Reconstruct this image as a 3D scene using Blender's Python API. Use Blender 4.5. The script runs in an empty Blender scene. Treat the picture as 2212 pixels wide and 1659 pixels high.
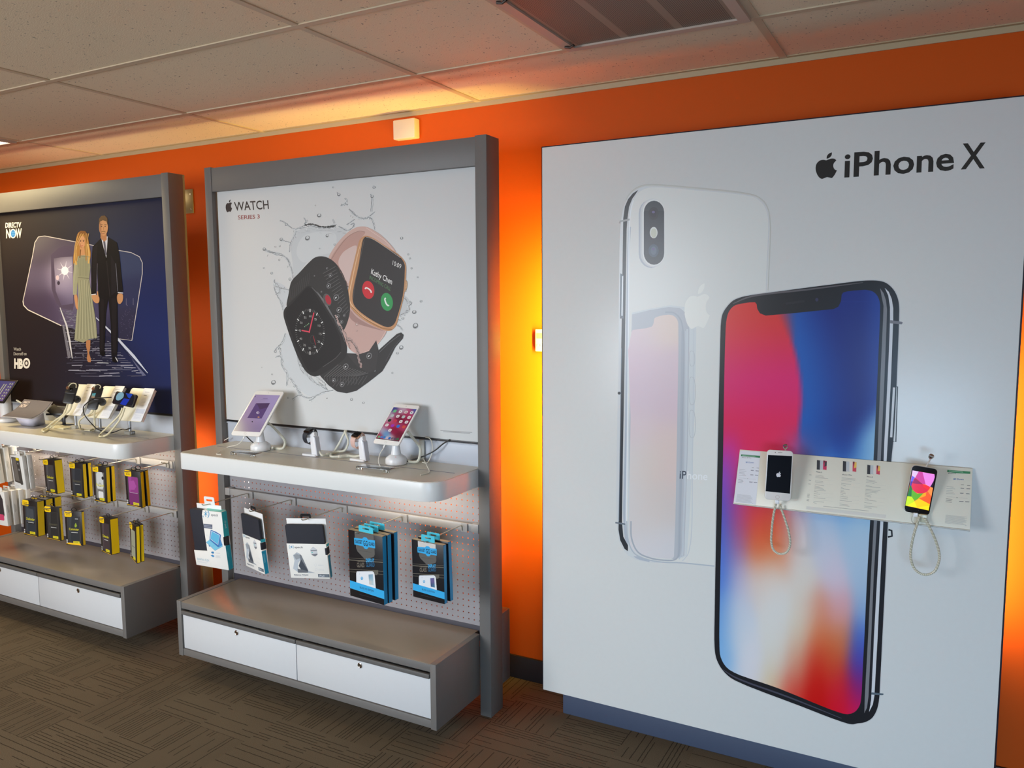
import bpy, bmesh, math, random
from mathutils import Vector, Matrix, Euler
from mathutils.geometry import tessellate_polygon
random.seed(7)
S = bpy.context.scene
COL = S.collection

# ---------------------------------------------------------------- camera
CX, CY, CZ = 0.0, -2.9672, 1.6338
YAW, PIT, ROL, FPX = -28.4771, -5.8797, -0.3318, 1737.3275
PW, PH = 2212.0, 1659.0
_y, _p, _r = [math.radians(a) for a in (YAW, PIT, ROL)]
FWD = Vector((math.sin(_y)*math.cos(_p), math.cos(_y)*math.cos(_p), math.sin(_p)))
_r0 = Vector((math.cos(_y), -math.sin(_y), 0)); _u0 = _r0.cross(FWD)
RGT = _r0*math.cos(_r) + _u0*math.sin(_r); UPV = -_r0*math.sin(_r) + _u0*math.cos(_r)
CAM = Vector((CX, CY, CZ))
cd = bpy.data.cameras.new('camera'); co = bpy.data.objects.new('camera', cd); COL.objects.link(co)
m = Matrix((RGT, UPV, -FWD)).transposed().to_4x4(); m.translation = CAM
co.matrix_world = m
cd.sensor_width = 36; cd.lens = FPX/PW*36; cd.clip_start = .05
S.camera = co

# ---------------------------------------------------------------- world, light, exposure
S.view_settings.view_transform = 'Standard'; S.view_settings.look = 'None'
S.view_settings.gamma = 1; S.view_settings.use_curve_mapping = False
S.view_settings.exposure = 0.18
W = bpy.data.worlds.new('world'); S.world = W; W.use_nodes = True
W.node_tree.nodes['Background'].inputs[0].default_value = (.75, .85, 1, 1)
W.node_tree.nodes['Background'].inputs[1].default_value = .35

def area(name, loc, aim, sx, sy, col, e, spread=180):
    """rectangular lamp; aim = direction it shines in; sx runs level, sy runs up"""
    d = bpy.data.lights.new(name, 'AREA'); d.shape = 'RECTANGLE'; d.size = sx; d.size_y = sy
    d.color = col; d.energy = e; d.spread = math.radians(spread)
    o = bpy.data.objects.new(name, d); COL.objects.link(o); o.location = loc
    z = -Vector(aim).normalized(); up = Vector((0, 0, 1)) if abs(z.z) < .99 else Vector((0, 1, 0))
    x = up.cross(z).normalized(); y = z.cross(x)
    o.rotation_euler = Matrix((x, y, z)).transposed().to_euler(); return o
WARM = (1, .78, .36)
# daylight through the shop windows behind the photographer
area('daylight_window', (-3.2, -4.96, 1.25), (.05, 1, -.36), 2.1, 2.0, (.87, .93, 1), 105, 118)
area('daylight_window', (.7, -4.96, .75), (-.1, 1, -.30), 2.2, 1.1, (.48, .73, 1), 48, 105)
# ceiling troffers (the light of the fittings)
for X, Y, E in ((-4.8, -.76, 15), (-4.8, -3.2, 9), (-2.4, -3.2, 8), (0.3, -3.2, 8)):
    area('troffer_light', (X, Y, 2.425), (0, 0, -1), 1.1, .5, WARM, E, 170)
# lamps fitted behind the big panel, behind the display headers and under the shelves
area('panel_back_light', (-1.215, -.185, 1.30), (-.86, .50, 0), .04, 1.0, (1, .76, .13), 46, 150)
area('panel_back_light', (0.06, -.16, 1.05), (.75, .66, 0), .05, .9, (1, .70, .22), 7, 130)
for X, E in ((-2.26, 1.5), (-3.95, 1.2)):
    area('header_back_light', (X, -.24, 1.98), (0, 0, 1), 1.25, .04, (1, .80, .62), E*.8)
    area('bay_back_light', (X, -.235, .72), (0, 1, 0), 1.1, .45, (1, .86, .72), 3.2, 80)
    area('bay_back_light', (X, -.235, 1.50), (0, 1, 0), 1.30, .3, (1, .80, .60), 1.0)
for X, E, L in ((-1.85, 1.1, .45), (-4.40, 1.6, .35), (-3.50, .9, .4)):
    area('shelf_light', (X, -.43, .918), (0, .35, -1), L, .05, (1, .84, .62), E)

# ---------------------------------------------------------------- materials
def lin(c):
    r = []
    for v in c[:3]:
        v = v/255.0
        r.append(v/12.92 if v <= .04045 else ((v+.055)/1.055)**2.4)
    return (*r, 1.0)
MATS = {}
def newmat(name):
    mt = bpy.data.materials.new(name); mt.use_nodes = True
    nt = mt.node_tree; b = nt.nodes['Principled BSDF']; MATS[name] = mt
    return mt, nt, b
def mat(name, c, rough=.5, metal=0, coat=0, noise=0, nscale=60, bump=0, bscale=400, spec=None, trans=0, ior=None, alpha=1):
    if name in MATS: return MATS[name]
    mt, nt, b = newmat(name)
    b.inputs['Roughness'].default_value = rough; b.inputs['Metallic'].default_value = metal
    b.inputs['Coat Weight'].default_value = coat
    if spec is not None: b.inputs['Specular IOR Level'].default_value = spec
    if trans: b.inputs['Transmission Weight'].default_value = trans
    if ior: b.inputs['IOR'].default_value = ior
    b.inputs['Alpha'].default_value = alpha
    L = lin(c)
    tc = nt.nodes.new('ShaderNodeTexCoord')
    nz = nt.nodes.new('ShaderNodeTexNoise'); nz.inputs['Scale'].default_value = nscale; nz.inputs['Detail'].default_value = 3
    nt.links.new(tc.outputs['Object'], nz.inputs['Vector'])
    mr = nt.nodes.new('ShaderNodeMapRange'); mr.inputs[3].default_value = 1-max(noise, .015); mr.inputs[4].default_value = 1+max(noise, .015)
    nt.links.new(nz.outputs[0], mr.inputs[0])
    vm = nt.nodes.new('ShaderNodeVectorMath'); vm.operation = 'SCALE'; vm.inputs[0].default_value = L[:3]
    nt.links.new(mr.outputs[0], vm.inputs['Scale']); nt.links.new(vm.outputs[0], b.inputs['Base Color'])
    if bump:
        n2 = nt.nodes.new('ShaderNodeTexNoise'); n2.inputs['Scale'].default_value = bscale; n2.inputs['Detail'].default_value = 2
        nt.links.new(tc.outputs['Object'], n2.inputs['Vector'])
        bp = nt.nodes.new('ShaderNodeBump'); bp.inputs['Strength'].default_value = bump; bp.inputs['Distance'].default_value = .001
        nt.links.new(n2.outputs[0], bp.inputs['Height']); nt.links.new(bp.outputs[0], b.inputs['Normal'])
    return mt
def printmat(name, rough=.5, coat=0, emis=0, spec=.5):
    mt, nt, b = newmat(name)
    a = nt.nodes.new('ShaderNodeAttribute'); a.attribute_name = 'Col'
    nt.links.new(a.outputs['Color'], b.inputs['Base Color'])
    b.inputs['Roughness'].default_value = rough; b.inputs['Coat Weight'].default_value = coat
    b.inputs['Specular IOR Level'].default_value = spec
    if emis:
        nt.links.new(a.outputs['Color'], b.inputs['Emission Color']); b.inputs['Emission Strength'].default_value = emis
        mx = nt.nodes.new('ShaderNodeVectorMath'); mx.operation = 'SCALE'; mx.inputs['Scale'].default_value = .12
        nt.links.new(a.outputs['Color'], mx.inputs[0]); nt.links.new(mx.outputs[0], b.inputs['Base Color'])
    return mt
PRINT = printmat('printed_paper', .55)
GLOSS = printmat('printed_film', .28, 0, 0, .38)
MATTE = printmat('printed_matte', .6, 0, 0, .15)
SCREEN = printmat('lit_screen', .12, 0, .55)
GREY = mat('grey_metal', (110, 107, 104), .5, 0, 0, .03, 30, .06, 900)
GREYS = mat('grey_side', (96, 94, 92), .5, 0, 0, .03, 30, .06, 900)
WHITEP = mat('white_laminate', (226, 228, 226), .32, 0, 0, .01, 20)
SHELFTOP = mat('shelf_laminate', (206, 202, 190), .35, 0, 0, .01, 20)
PEG = mat('pegboard_paint', (152, 148, 150), .38, 0, 0, .02, 25)
BACKW = mat('pale_panel', (184, 189, 198), .4)
DRW = mat('white_drawer', (206, 208, 210), .38)
BLACK = mat('black_plastic', (26, 26, 30), .35)
BLACKM = mat('black_fabric', (33, 35, 45), .75, 0, 0, .06, 200, .3, 1500)
WPL = mat('white_plastic', (232, 232, 234), .28)
CABLE = mat('cream_cable', (214, 212, 196), .45)
WIRE = mat('hook_wire', (200, 194, 178), .3, .75)
CHROME = mat('chrome', (200, 198, 195), .18, 1)
ACRYL = mat('clear_acrylic', (245, 248, 248), .04, 0, 0, 0, trans=1, ior=1.45)
ORANGE = mat('orange_paint', (202, 82, 8), .6, 0, 0, .015, 3, .12, 350, spec=.2)
CREAM = mat('cream_trim', (186, 164, 128), .5)
DKBASE = mat('dark_rubber', (42, 34, 34), .5)
SLATE = mat('slate_laminate', (68, 78, 100), .5, 0, 0, .03, 40)
SILVER = mat('silver_metal', (190, 194, 200), .3, .8)
ROSE = mat('rose_band', (222, 184, 172), .55)
GOLDC = mat('rose_metal', (214, 168, 138), .25, .8)
GLASSB = mat('black_glass', (12, 12, 14), .08)
RED = mat('red_lamp', (235, 90, 100), .4)
YEL = mat('yellow_card', (255, 214, 14), .45)
CARD = mat('white_card', (236, 234, 228), .5)
CYAN = mat('cyan_card', (74, 196, 220), .45)
TEAL = mat('teal_card', (34, 176, 190), .45)

# ---------------------------------------------------------------- object helpers
def tag(o, label=None, cat=None, group=None, kind=None):
    if label: o['label'] = label
    if cat: o['category'] = cat
    if group: o['group'] = group
    if kind: o['kind'] = kind
    return o
def empty(name, loc, R=None, label=None, cat=None, group=None):
    o = bpy.data.objects.new(name, None); COL.objects.link(o); o.empty_display_size = .05
    M = (R.to_4x4() if R is not None else Matrix.Identity(4)); M.translation = Vector(loc)
    o.matrix_world = M
    return tag(o, label, cat, group)
def MW(o):                       # world matrix without a depsgraph pass
    M = o.matrix_basis.copy()
    if o.parent: M = MW(o.parent) @ M
    return M
def link(name, me, parent=None, loc=None):
    o = bpy.data.objects.new(name, me); COL.objects.link(o)
    if parent: o.parent = parent
    if loc: o.location = loc
    return o
def box(bm, x, y, z, bev=0, seg=2, mi=0):
    v = [bm.verts.new((a, b, c)) for a in x for b in y for c in z]
    fs = [bm.faces.new([v[i] for i in q]) for q in ((0, 1, 3, 2), (4, 6, 7, 5), (0, 4, 5, 1), (2, 3, 7, 6), (0, 2, 6, 4), (1, 5, 7, 3))]
    for f in fs: f.material_index = mi
    if bev:
        bm.normal_update()
        es = list({e for f in fs for e in f.edges})
        bmesh.ops.bevel(bm, geom=es, offset=bev, segments=seg, affect='EDGES', profile=.5)
def tube(bm, pts, r, n=10, closed=False, mi=0):
    pts = [Vector(p) for p in pts]; k = len(pts); rings = []
    up = Vector((0, 0, 1)); prev = None
    for i, p in enumerate(pts):
        if closed: t = pts[(i+1) % k]-pts[i-1]
        else: t = pts[min(i+1, k-1)]-pts[max(i-1, 0)]
        t.normalize()
        a = prev if prev is not None else (up if abs(t.z) < .9 else Vector((1, 0, 0)))
        b = t.cross(a)
        if b.length < 1e-5: b = t.cross(Vector((0, 1, 0)))
        b.normalize(); a = b.cross(t).normalized(); prev = a
        rr = r[i] if isinstance(r, (list, tuple)) else r
        rings.append([bm.verts.new(p+(a*math.cos(q)+b*math.sin(q))*rr) for q in [2*math.pi*j/n for j in range(n)]])
    m = k if closed else k-1
    for i in range(m):
        A, B = rings[i], rings[(i+1) % k]
        for j in range(n):
            f = bm.faces.new((A[j], A[(j+1) % n], B[(j+1) % n], B[j])); f.smooth = True; f.material_index = mi
    if not closed:
        bm.faces.new(list(reversed(rings[0]))).material_index = mi; bm.faces.new(rings[-1]).material_index = mi
def lathe(bm, prof, n=32, c=(0, 0, 0), sx=1, sy=1, mi=0):
    rings = [[bm.verts.new((c[0]+sx*r*math.cos(2*math.pi*j/n), c[1]+sy*r*math.sin(2*math.pi*j/n), c[2]+z)) for j in range(n)] for r, z in prof]
    for A, B in zip(rings, rings[1:]):
        for j in range(n):
            f = bm.faces.new((A[j], A[(j+1) % n], B[(j+1) % n], B[j])); f.smooth = True; f.material_index = mi
    bm.faces.new(list(reversed(rings[0]))); bm.faces.new(rings[-1])
def rrect(w, h, r, n=6, cx=0, cy=0):
    out = []
    for sx, sy, a0 in ((1, 1, 0), (-1, 1, 90), (-1, -1, 180), (1, -1, 270)):
        for i in range(n+1):
            a = math.radians(a0+90*i/n)
            out.append((cx+sx*(w/2-r)+r*math.cos(a), cy+sy*(h/2-r)+r*math.sin(a)))
    return out
def prism(bm, poly, a, b, axis='y', bev=0, mi=0, hole=None):
    """poly in the plane across the axis, extruded from a to b."""
    def P(u, v, t): return (u, t, v) if axis == 'y' else ((u, v, t) if axis == 'z' else (t, u, v))
    loops = [poly]+([hole] if hole else [])
    flat = [p for L in loops for p in L]
    va = [bm.verts.new(P(u, v, a)) for u, v in flat]; vb = [bm.verts.new(P(u, v, b)) for u, v in flat]
    fs = []
    if hole:
        for t in tessellate_polygon([[Vector((u, v, 0)) for u, v in L] for L in loops]):
            fs.append(bm.faces.new([va[i] for i in t])); fs.append(bm.faces.new([vb[i] for i in reversed(t)]))
    else: fs += [bm.faces.new(va), bm.faces.new(list(reversed(vb)))]
    s = 0
    caps = set(fs)
    for L in loops:
        k = len(L)
        for i in range(k):
            f = bm.faces.new((va[s+i], vb[s+i], vb[s+(i+1) % k], va[s+(i+1) % k])); fs.append(f)
        s += k
    for f in fs: f.material_index = mi
    bmesh.ops.recalc_face_normals(bm, faces=fs)
    if bev and not hole:
        es = [e for f in caps for e in f.edges]
        bmesh.ops.bevel(bm, geom=list(set(es)), offset=bev, segments=2, affect='EDGES', profile=.5)
def fin(bm, name, mats, parent=None, loc=None, smooth=False):
    bmesh.ops.recalc_face_normals(bm, faces=bm.faces[:])
    me = bpy.data.meshes.new(name); bm.to_mesh(me); bm.free()
    for mm in (mats if isinstance(mats, (list, tuple)) else [mats]): me.materials.append(mm)
    me.polygons.foreach_set('use_smooth', [True]*len(me.polygons)); me.set_sharp_from_angle(angle=math.radians(33))
    return link(name, me, parent, loc)
def bx(name, x, y, z, m_, parent=None, bev=.0012, loc=None):
    bm = bmesh.new(); box(bm, x, y, z, bev); return fin(bm, name, m_, parent, loc)
def smoothpts(pts, closed=False, n=6):
    """centripetal Catmull-Rom through 2D or 3D points"""
    P = [Vector(p) for p in pts]; k = len(P); out = []
    for i in range(k if closed else k-1):
        if closed: a, b, c, d = P[i-1], P[i], P[(i+1) % k], P[(i+2) % k]
        else:
            b, c = P[i], P[i+1]
            a = P[i-1] if i else b*2-c; d = P[i+2] if i+2 < k else c*2-b
        t1 = max(1e-6, (b-a).length**.5); t2 = t1+max(1e-6, (c-b).length**.5); t3 = t2+max(1e-6, (d-c).length**.5)
        for j in range(n):
            t = t1+(t2-t1)*j/n
            A1 = a*((t1-t)/t1)+b*(t/t1); A2 = b*((t2-t)/(t2-t1))+c*((t-t1)/(t2-t1)); A3 = c*((t3-t)/(t3-t2))+d*((t-t2)/(t3-t2))
            B1 = A1*((t2-t)/t2)+A2*(t/t2); B2 = A2*((t3-t)/(t3-t1))+A3*((t-t1)/(t3-t1))
            out.append(B1*((t2-t)/(t2-t1))+B2*((t-t1)/(t2-t1)))
    if not closed: out.append(P[-1])
    return [tuple(p) for p in out]

# ---------------------------------------------------------------- printed art on a flat face of a thing
_glyph = {}
def glyphs(s, bold=0):
    key = (s, bold)
    if key not in _glyph:
        c = bpy.data.curves.new('t', 'FONT'); c.body = s; c.size = 1; c.resolution_u = 3; c.offset = bold
        o = bpy.data.objects.new('t', c); me = bpy.data.meshes.new_from_object(o)
        vs = [(v.co.x, v.co.y) for v in me.vertices]; fs = [tuple(p.vertices) for p in me.polygons]
        bpy.data.objects.remove(o); bpy.data.curves.remove(c); bpy.data.meshes.remove(me)
        _glyph[key] = (vs, fs)
    return _glyph[key]
APPLE = [(235,297),(205,290),(165,295),(125,330),(112,385),(120,430),(145,480),(180,505),(210,497),(240,488),(270,495),(295,500),(325,470),(355,418),(330,405),(315,370),(322,335),(352,303),(330,285),(300,280),(270,287)]
LEAF = [(240,278),(245,250),(270,222),(303,210),(300,240),(280,265),(255,277)]
class Art:
    """Flat printed shapes on the plane local[axis] = c of a frame M; x, y are given as seen
    from the photographer's place (ox, oy, s: the origin and scale of the view they were read from)."""
    def __init__(s, M, axis='F', c=0.0, view=(0, 0, 1)):
        s.M = M; s.Mi = M.inverted(); s.ax = {'F': 1, 'R': 0, 'T': 2}[axis]; s.sg = -1 if axis == 'F' else 1
        s.c = c; s.v = []; s.f = []; s.col = []; s.n = 0
        s.view(*view); s.co = s.Mi @ CAM
    def view(s, ox, oy, sc): s.ox, s.oy, s.sc = ox, oy, sc; return s
    def P(s, x, y, off=0):
        x = s.ox+x/s.sc; y = s.oy+y/s.sc
        d = s.Mi.to_3x3() @ (FWD + RGT*((x-PW/2)/FPX) - UPV*((y-PH/2)/FPX))
        t = (s.c-s.co[s.ax])/d[s.ax]; q = s.co+d*t
        q[s.ax] = s.c+s.sg*off
        return q
    def V(s, p):
        d = Vector(p)-CAM; z = d.dot(FWD)
        return ((PW/2+FPX*d.dot(RGT)/z-s.ox)*s.sc, (PH/2-FPX*d.dot(UPV)/z-s.oy)*s.sc)
    def step(s): s.n += 1; return .00025+.000003*s.n
    def tri(s, P3, tris, cols):
        b = len(s.v); s.v += [tuple(p) for p in P3]
        for t in tris:
            s.f.append(tuple(b+i for i in t))
            for i in t: s.col.append(cols[i] if isinstance(cols, list) else cols)
    def poly(s, pts, c, holes=(), lay=None, sm=False):
        off = s.step() if lay is None else lay
        if sm: pts = smoothpts(pts, True, 5)
        loops = [pts]+[list(h) for h in holes]
        P3 = [s.P(q[0], q[1], off) for L in loops for q in L]
        tr = tessellate_polygon([[Vector((q[0], q[1], 0)) for q in L] for L in loops])
        s.tri(P3, tr, lin(c))
    def ell(s, x, y, rx, ry, c, rot=0, n=24, lay=None, ring=0):
        def el(f): 
            a = math.radians(rot); o = []
            for i in range(n):
                t = 2*math.pi*i/n; u, w = rx*f*math.cos(t), ry*f*math.sin(t)
                o.append((x+u*math.cos(a)-w*math.sin(a), y+u*math.sin(a)+w*math.cos(a)))
            return o
        s.poly(el(1), c, [el(1-ring)] if ring else (), lay)
    def line(s, pts, w, c, closed=False, sm=False, lay=None, taper=False):
        off = s.step() if lay is None else lay
        if sm: pts = smoothpts(pts, closed, 6)
        P2 = [Vector((p[0], p[1])) for p in pts]; k = len(P2); A = []; B = []
        for i, p in enumerate(P2):
            if closed: t = P2[(i+1) % k]-P2[i-1]
            else: t = P2[min(i+1, k-1)]-P2[max(i-1, 0)]
            if t.length < 1e-9: t = Vector((1, 0))
            t.normalize(); nn = Vector((-t.y, t.x))
            ww = w[i] if isinstance(w, list) else w
            if taper: ww = w*(.25+.75*math.sin(math.pi*min(1, (i+.3)/(k-.4))))
            A.append(p+nn*ww/2); B.append(p-nn*ww/2)
        P3 = [s.P(q.x, q.y, off) for q in A+B]
        tr = []
        for i in range(k if closed else k-1):
            j = (i+1) % k; tr += [(i, j, k+j), (i, k+j, k+i)]
        s.tri(P3, tr, lin(c))
    def text(s, st, p0, p1, p2, c, bold=0, lay=None):
        """baseline from p0 to p1, cap height from p0 to p2"""
        off = s.step() if lay is None else lay
        vs, fs = glyphs(st, bold)
        if not vs: return
        x0 = min(v[0] for v in vs); x1 = max(v[0] for v in vs)
        cap = max(v[1] for v in glyphs('H', bold)[0])
        P3 = []
        for x, y in vs:
            u = (x-x0)/(x1-x0); w = y/cap
            P3.append(s.P(p0[0]+u*(p1[0]-p0[0])+w*(p2[0]-p0[0]), p0[1]+u*(p1[1]-p0[1])+w*(p2[1]-p0[1]), off))
        tr = []
        for f in fs:
            for i in range(1, len(f)-1): tr.append((f[0], f[i], f[i+1]))
        s.tri(P3, tr, lin(c))
    def apple(s, tl, tr, bl, c, lay=None):
        def mp(q):
            u = (q[0]-112)/243; v = (q[1]-210)/295
            return (tl[0]+u*(tr[0]-tl[0])+v*(bl[0]-tl[0]), tl[1]+u*(tr[1]-tl[1])+v*(bl[1]-tl[1]))
        body = smoothpts(APPLE[:14], False, 5)[:-1]+smoothpts(APPLE[13:18], False, 5)[:-1]+smoothpts(APPLE[17:]+[APPLE[0]], False, 5)[:-1]
        s.poly([mp(q) for q in body], c, lay=lay)
        lf = smoothpts(LEAF[:4], False, 4)[:-1]+smoothpts(LEAF[3:]+[LEAF[0]], False, 4)[:-1]
        s.poly([mp(q) for q in lf], c, lay=lay)
    def grad(s, q, nx, ny, fn, lay=None):
        """bilinear patch q = TL, TR, BR, BL; fn(x, y) -> colour in view coordinates"""
        off = s.step() if lay is None else lay
        P3 = []; cs = []
        for j in range(ny+1):
            for i in range(nx+1):
                u, v = i/nx, j/ny
                x = (1-v)*((1-u)*q[0][0]+u*q[1][0])+v*((1-u)*q[3][0]+u*q[2][0])
                y = (1-v)*((1-u)*q[0][1]+u*q[1][1])+v*((1-u)*q[3][1]+u*q[2][1])
                P3.append(s.P(x, y, off)); cs.append(lin(fn(x, y)))
        tr = []
        for j in range(ny):
            for i in range(nx):
                a = j*(nx+1)+i; tr += [(a, a+1, a+nx+2), (a, a+nx+2, a+nx+1)]
        s.tri(P3, tr, cs)
    def lines(s, x0, y0, x1, y1, n, gap, c, w=1.5, ragged=.3, sl=0):
        """a block of small unreadable print: n rows"""
        off = s.step()
        for i in range(n):
            e = 1-random.random()*ragged
            s.line([(x0+sl*i, y0+gap*i), (x0+sl*i+(x1-x0)*e, y0+gap*i+(y1-y0)*e)], w, c, lay=off)
    def build(s, name, m_, parent=None, label=None):
        me = bpy.data.meshes.new(name); me.from_pydata(s.v, [], s.f)
        a = me.color_attributes.new('Col', 'FLOAT_COLOR', 'CORNER')
        a.data.foreach_set('color', [x for c in s.col for x in c])
        me.materials.append(m_); me.update()
        o = link(name, me, parent)
        if label: o['label'] = label
        return o
def rbf(pts, sig, sy=None):
    sy = sy or sig
    def fn(x, y):
        W_ = 1e-12; r = [0, 0, 0]
        for px, py, c in pts:
            w = math.exp(-((x-px)/sig)**2/2-((y-py)/sy)**2/2)+1e-9/(1+(x-px)**2+(y-py)**2); W_ += w
            for k in range(3): r[k] += w*c[k]
        return tuple(v/W_ for v in r)
    return fn
def rot(yaw, pit, rol):
    a, b, c = [math.radians(t) for t in (yaw, pit, rol)]
    return Matrix.Rotation(a, 3, 'Z') @ Matrix.Rotation(b, 3, 'X') @ Matrix.Rotation(c, 3, 'Y')
I3 = Matrix.Identity(3)

# ---------------------------------------------------------------- node helper and room surfaces
def nd(nt, t, **kw):
    n = nt.nodes.new('ShaderNode'+t)
    for k, v in kw.items():
        if k[0] == '_': setattr(n, k[1:], v)
        else:
            key = int(k[1:]) if k[0] == 'i' and k[1:].isdigit() else k
            if hasattr(v, 'is_linked') or isinstance(v, bpy.types.NodeSocket): nt.links.new(v, n.inputs[key])
            else: n.inputs[key].default_value = v
    return n
def mth(nt, op, a, b=0.0, c=0.0):
    return nd(nt, 'Math', _operation=op, i0=a, i1=b, i2=c).outputs[0]
def carpet():
    mt, nt, b = newmat('carpet_tiles')
    g = nd(nt, 'NewGeometry').outputs['Position']
    sp = nd(nt, 'SeparateXYZ', i0=g); x, y = sp.outputs[0], sp.outputs[1]
    C1 = .25
    cx = mth(nt, 'FLOOR', mth(nt, 'DIVIDE', x, C1)); cy = mth(nt, 'FLOOR', mth(nt, 'DIVIDE', y, C1*.75))
    cid = nd(nt, 'CombineXYZ', i0=cx, i1=cy).outputs[0]
    wn = nd(nt, 'TexWhiteNoise', _noise_dimensions='3D'); nt.links.new(cid, wn.inputs['Vector'])
    o = mth(nt, 'GREATER_THAN', wn.outputs['Value'], .52)
    def mixv(f, a, c): return mth(nt, 'ADD', mth(nt, 'MULTIPLY', a, mth(nt, 'SUBTRACT', 1.0, f)), mth(nt, 'MULTIPLY', c, f))
    across = mixv(o, x, y); along = mixv(o, y, x)
    nw = nd(nt, 'TexNoise', Scale=55.0, Detail=3.0); nt.links.new(g, nw.inputs['Vector'])
    across = mth(nt, 'ADD', across, mth(nt, 'MULTIPLY', mth(nt, 'SUBTRACT', nw.outputs[0], .5), .005))
    li = mth(nt, 'FLOOR', mth(nt, 'DIVIDE', across, .0150)); fr = mth(nt, 'FRACT', mth(nt, 'DIVIDE', across, .0150))
    seg = mth(nt, 'FLOOR', mth(nt, 'DIVIDE', along, .075))
    sid = nd(nt, 'CombineXYZ', i0=li, i1=seg, i2=mth(nt, 'ADD', mth(nt, 'MULTIPLY', cx, 7.0), mth(nt, 'MULTIPLY', cy, 3.0))).outputs[0]
    lid = nd(nt, 'CombineXYZ', i0=li, i1=mth(nt, 'ADD', mth(nt, 'MULTIPLY', cx, 5.0), cy)).outputs[0]
    w1 = nd(nt, 'TexWhiteNoise', _noise_dimensions='3D'); nt.links.new(lid, w1.inputs['Vector'])
    w2 = nd(nt, 'TexWhiteNoise', _noise_dimensions='3D'); nt.links.new(sid, w2.inputs['Vector'])
    on = mth(nt, 'MULTIPLY', mth(nt, 'GREATER_THAN', w1.outputs['Value'], .38), mth(nt, 'GREATER_THAN', w2.outputs['Value'], .16))
    line = mth(nt, 'LESS_THAN', mth(nt, 'ABSOLUTE', mth(nt, 'SUBTRACT', fr, .5)), .11)
    m1 = mth(nt, 'MULTIPLY', on, line)
    # fine ribs and yarn speckle
    rib = mth(nt, 'SINE', mth(nt, 'MULTIPLY', across, 1500.0))
    nz = nd(nt, 'TexNoise', Scale=520.0, Detail=2.0); nt.links.new(g, nz.inputs['Vector'])
    n2 = nd(nt, 'TexNoise', Scale=3.0, Detail=3.0); nt.links.new(g, n2.inputs['Vector'])
    v = mth(nt, 'ADD', mth(nt, 'MULTIPLY', nz.outputs[0], 1.5), mth(nt, 'MULTIPLY', rib, .10))
    v = mth(nt, 'ADD', v, mth(nt, 'MULTIPLY', n2.outputs[0], .25))
    v = mth(nt, 'ADD', v, mth(nt, 'MULTIPLY', wn.outputs['Value'], .10))
    v = mth(nt, 'MULTIPLY', v, mth(nt, 'SUBTRACT', 1.0, mth(nt, 'MULTIPLY', mth(nt, 'MULTIPLY', m1, mth(nt, 'ADD', .3, nz.outputs[0])), .78)))
    vm = nd(nt, 'VectorMath', _operation='SCALE'); vm.inputs[0].default_value = lin((100, 88, 72))[:3]
    nt.links.new(v, vm.inputs['Scale']); nt.links.new(vm.outputs[0], b.inputs['Base Color'])
    b.inputs['Roughness'].default_value = .95; b.inputs['Specular IOR Level'].default_value = .1
    h = mth(nt, 'SUBTRACT', mth(nt, 'MULTIPLY', nz.outputs[0], .5), m1)
    bp = nd(nt, 'Bump', Strength=.6, Distance=.002); nt.links.new(h, bp.inputs['Height']); nt.links.new(bp.outputs[0], b.inputs['Normal'])
    return mt
def tiles():
    mt, nt, b = newmat('ceiling_tile')
    g = nd(nt, 'NewGeometry').outputs['Position']
    mp = nd(nt, 'Mapping'); nt.links.new(g, mp.inputs['Vector']); mp.inputs['Scale'].default_value = (1, 1.0, 1)
    nw = nd(nt, 'TexNoise', Scale=40.0, Detail=2.0); nt.links.new(g, nw.inputs['Vector'])
    ad = nd(nt, 'VectorMath', _operation='SCALE', Scale=.035); nt.links.new(nw.outputs['Color'], ad.inputs[0])
    a2 = nd(nt, 'VectorMath', _operation='ADD'); nt.links.new(mp.outputs[0], a2.inputs[0]); nt.links.new(ad.outputs[0], a2.inputs[1])
    vo = nd(nt, 'TexVoronoi', Scale=95.0); nt.links.new(a2.outputs[0], vo.inputs['Vector'])
    wn = nd(nt, 'TexWhiteNoise', _noise_dimensions='3D'); nt.links.new(vo.outputs['Position'], wn.inputs['Vector'])
    thr = mth(nt, 'MULTIPLY', mth(nt, 'SUBTRACT', wn.outputs['Value'], .45), .50)
    pit = mth(nt, 'LESS_THAN', vo.outputs['Distance'], thr)
    n3 = nd(nt, 'TexNoise', Scale=230.0, Detail=3.0); nt.links.new(g, n3.inputs['Vector'])
    v = mth(nt, 'ADD', mth(nt, 'MULTIPLY', n3.outputs[0], .10), .95)
    v = mth(nt, 'MULTIPLY', v, mth(nt, 'SUBTRACT', 1.0, mth(nt, 'MULTIPLY', pit, .62)))
    vm = nd(nt, 'VectorMath', _operation='SCALE'); vm.inputs[0].default_value = lin((236, 218, 188))[:3]
    nt.links.new(v, vm.inputs['Scale']); nt.links.new(vm.outputs[0], b.inputs['Base Color'])
    b.inputs['Roughness'].default_value = .9
    bp = nd(nt, 'Bump', Strength=.35, Distance=.002); nt.links.new(mth(nt, 'SUBTRACT', n3.outputs[0], pit), bp.inputs['Height']); nt.links.new(bp.outputs[0], b.inputs['Normal'])
    return mt
ZC = 2.4607; XL, XR, YF = -7.2, 2.6, -5.05
def struct(name, x, y, z, m_, bev=0):
    return tag(bx(name, x, y, z, m_, None, bev), kind='structure')
struct('floor', (XL, XR), (YF, 0), (-.05, 0), carpet())
TILE = tiles()
struct('ceiling', (XL, XR), (YF, 0), (ZC, ZC+.05), TILE)
struct('wall_back', (XL, XR), (0, .08), (-.05, ZC+.05), ORANGE)
PALEW = mat('pale_wall_paint', (205, 200, 190), .6)
struct('wall_left', (XL-.08, XL), (YF, .08), (-.05, ZC+.05), ORANGE)
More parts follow.
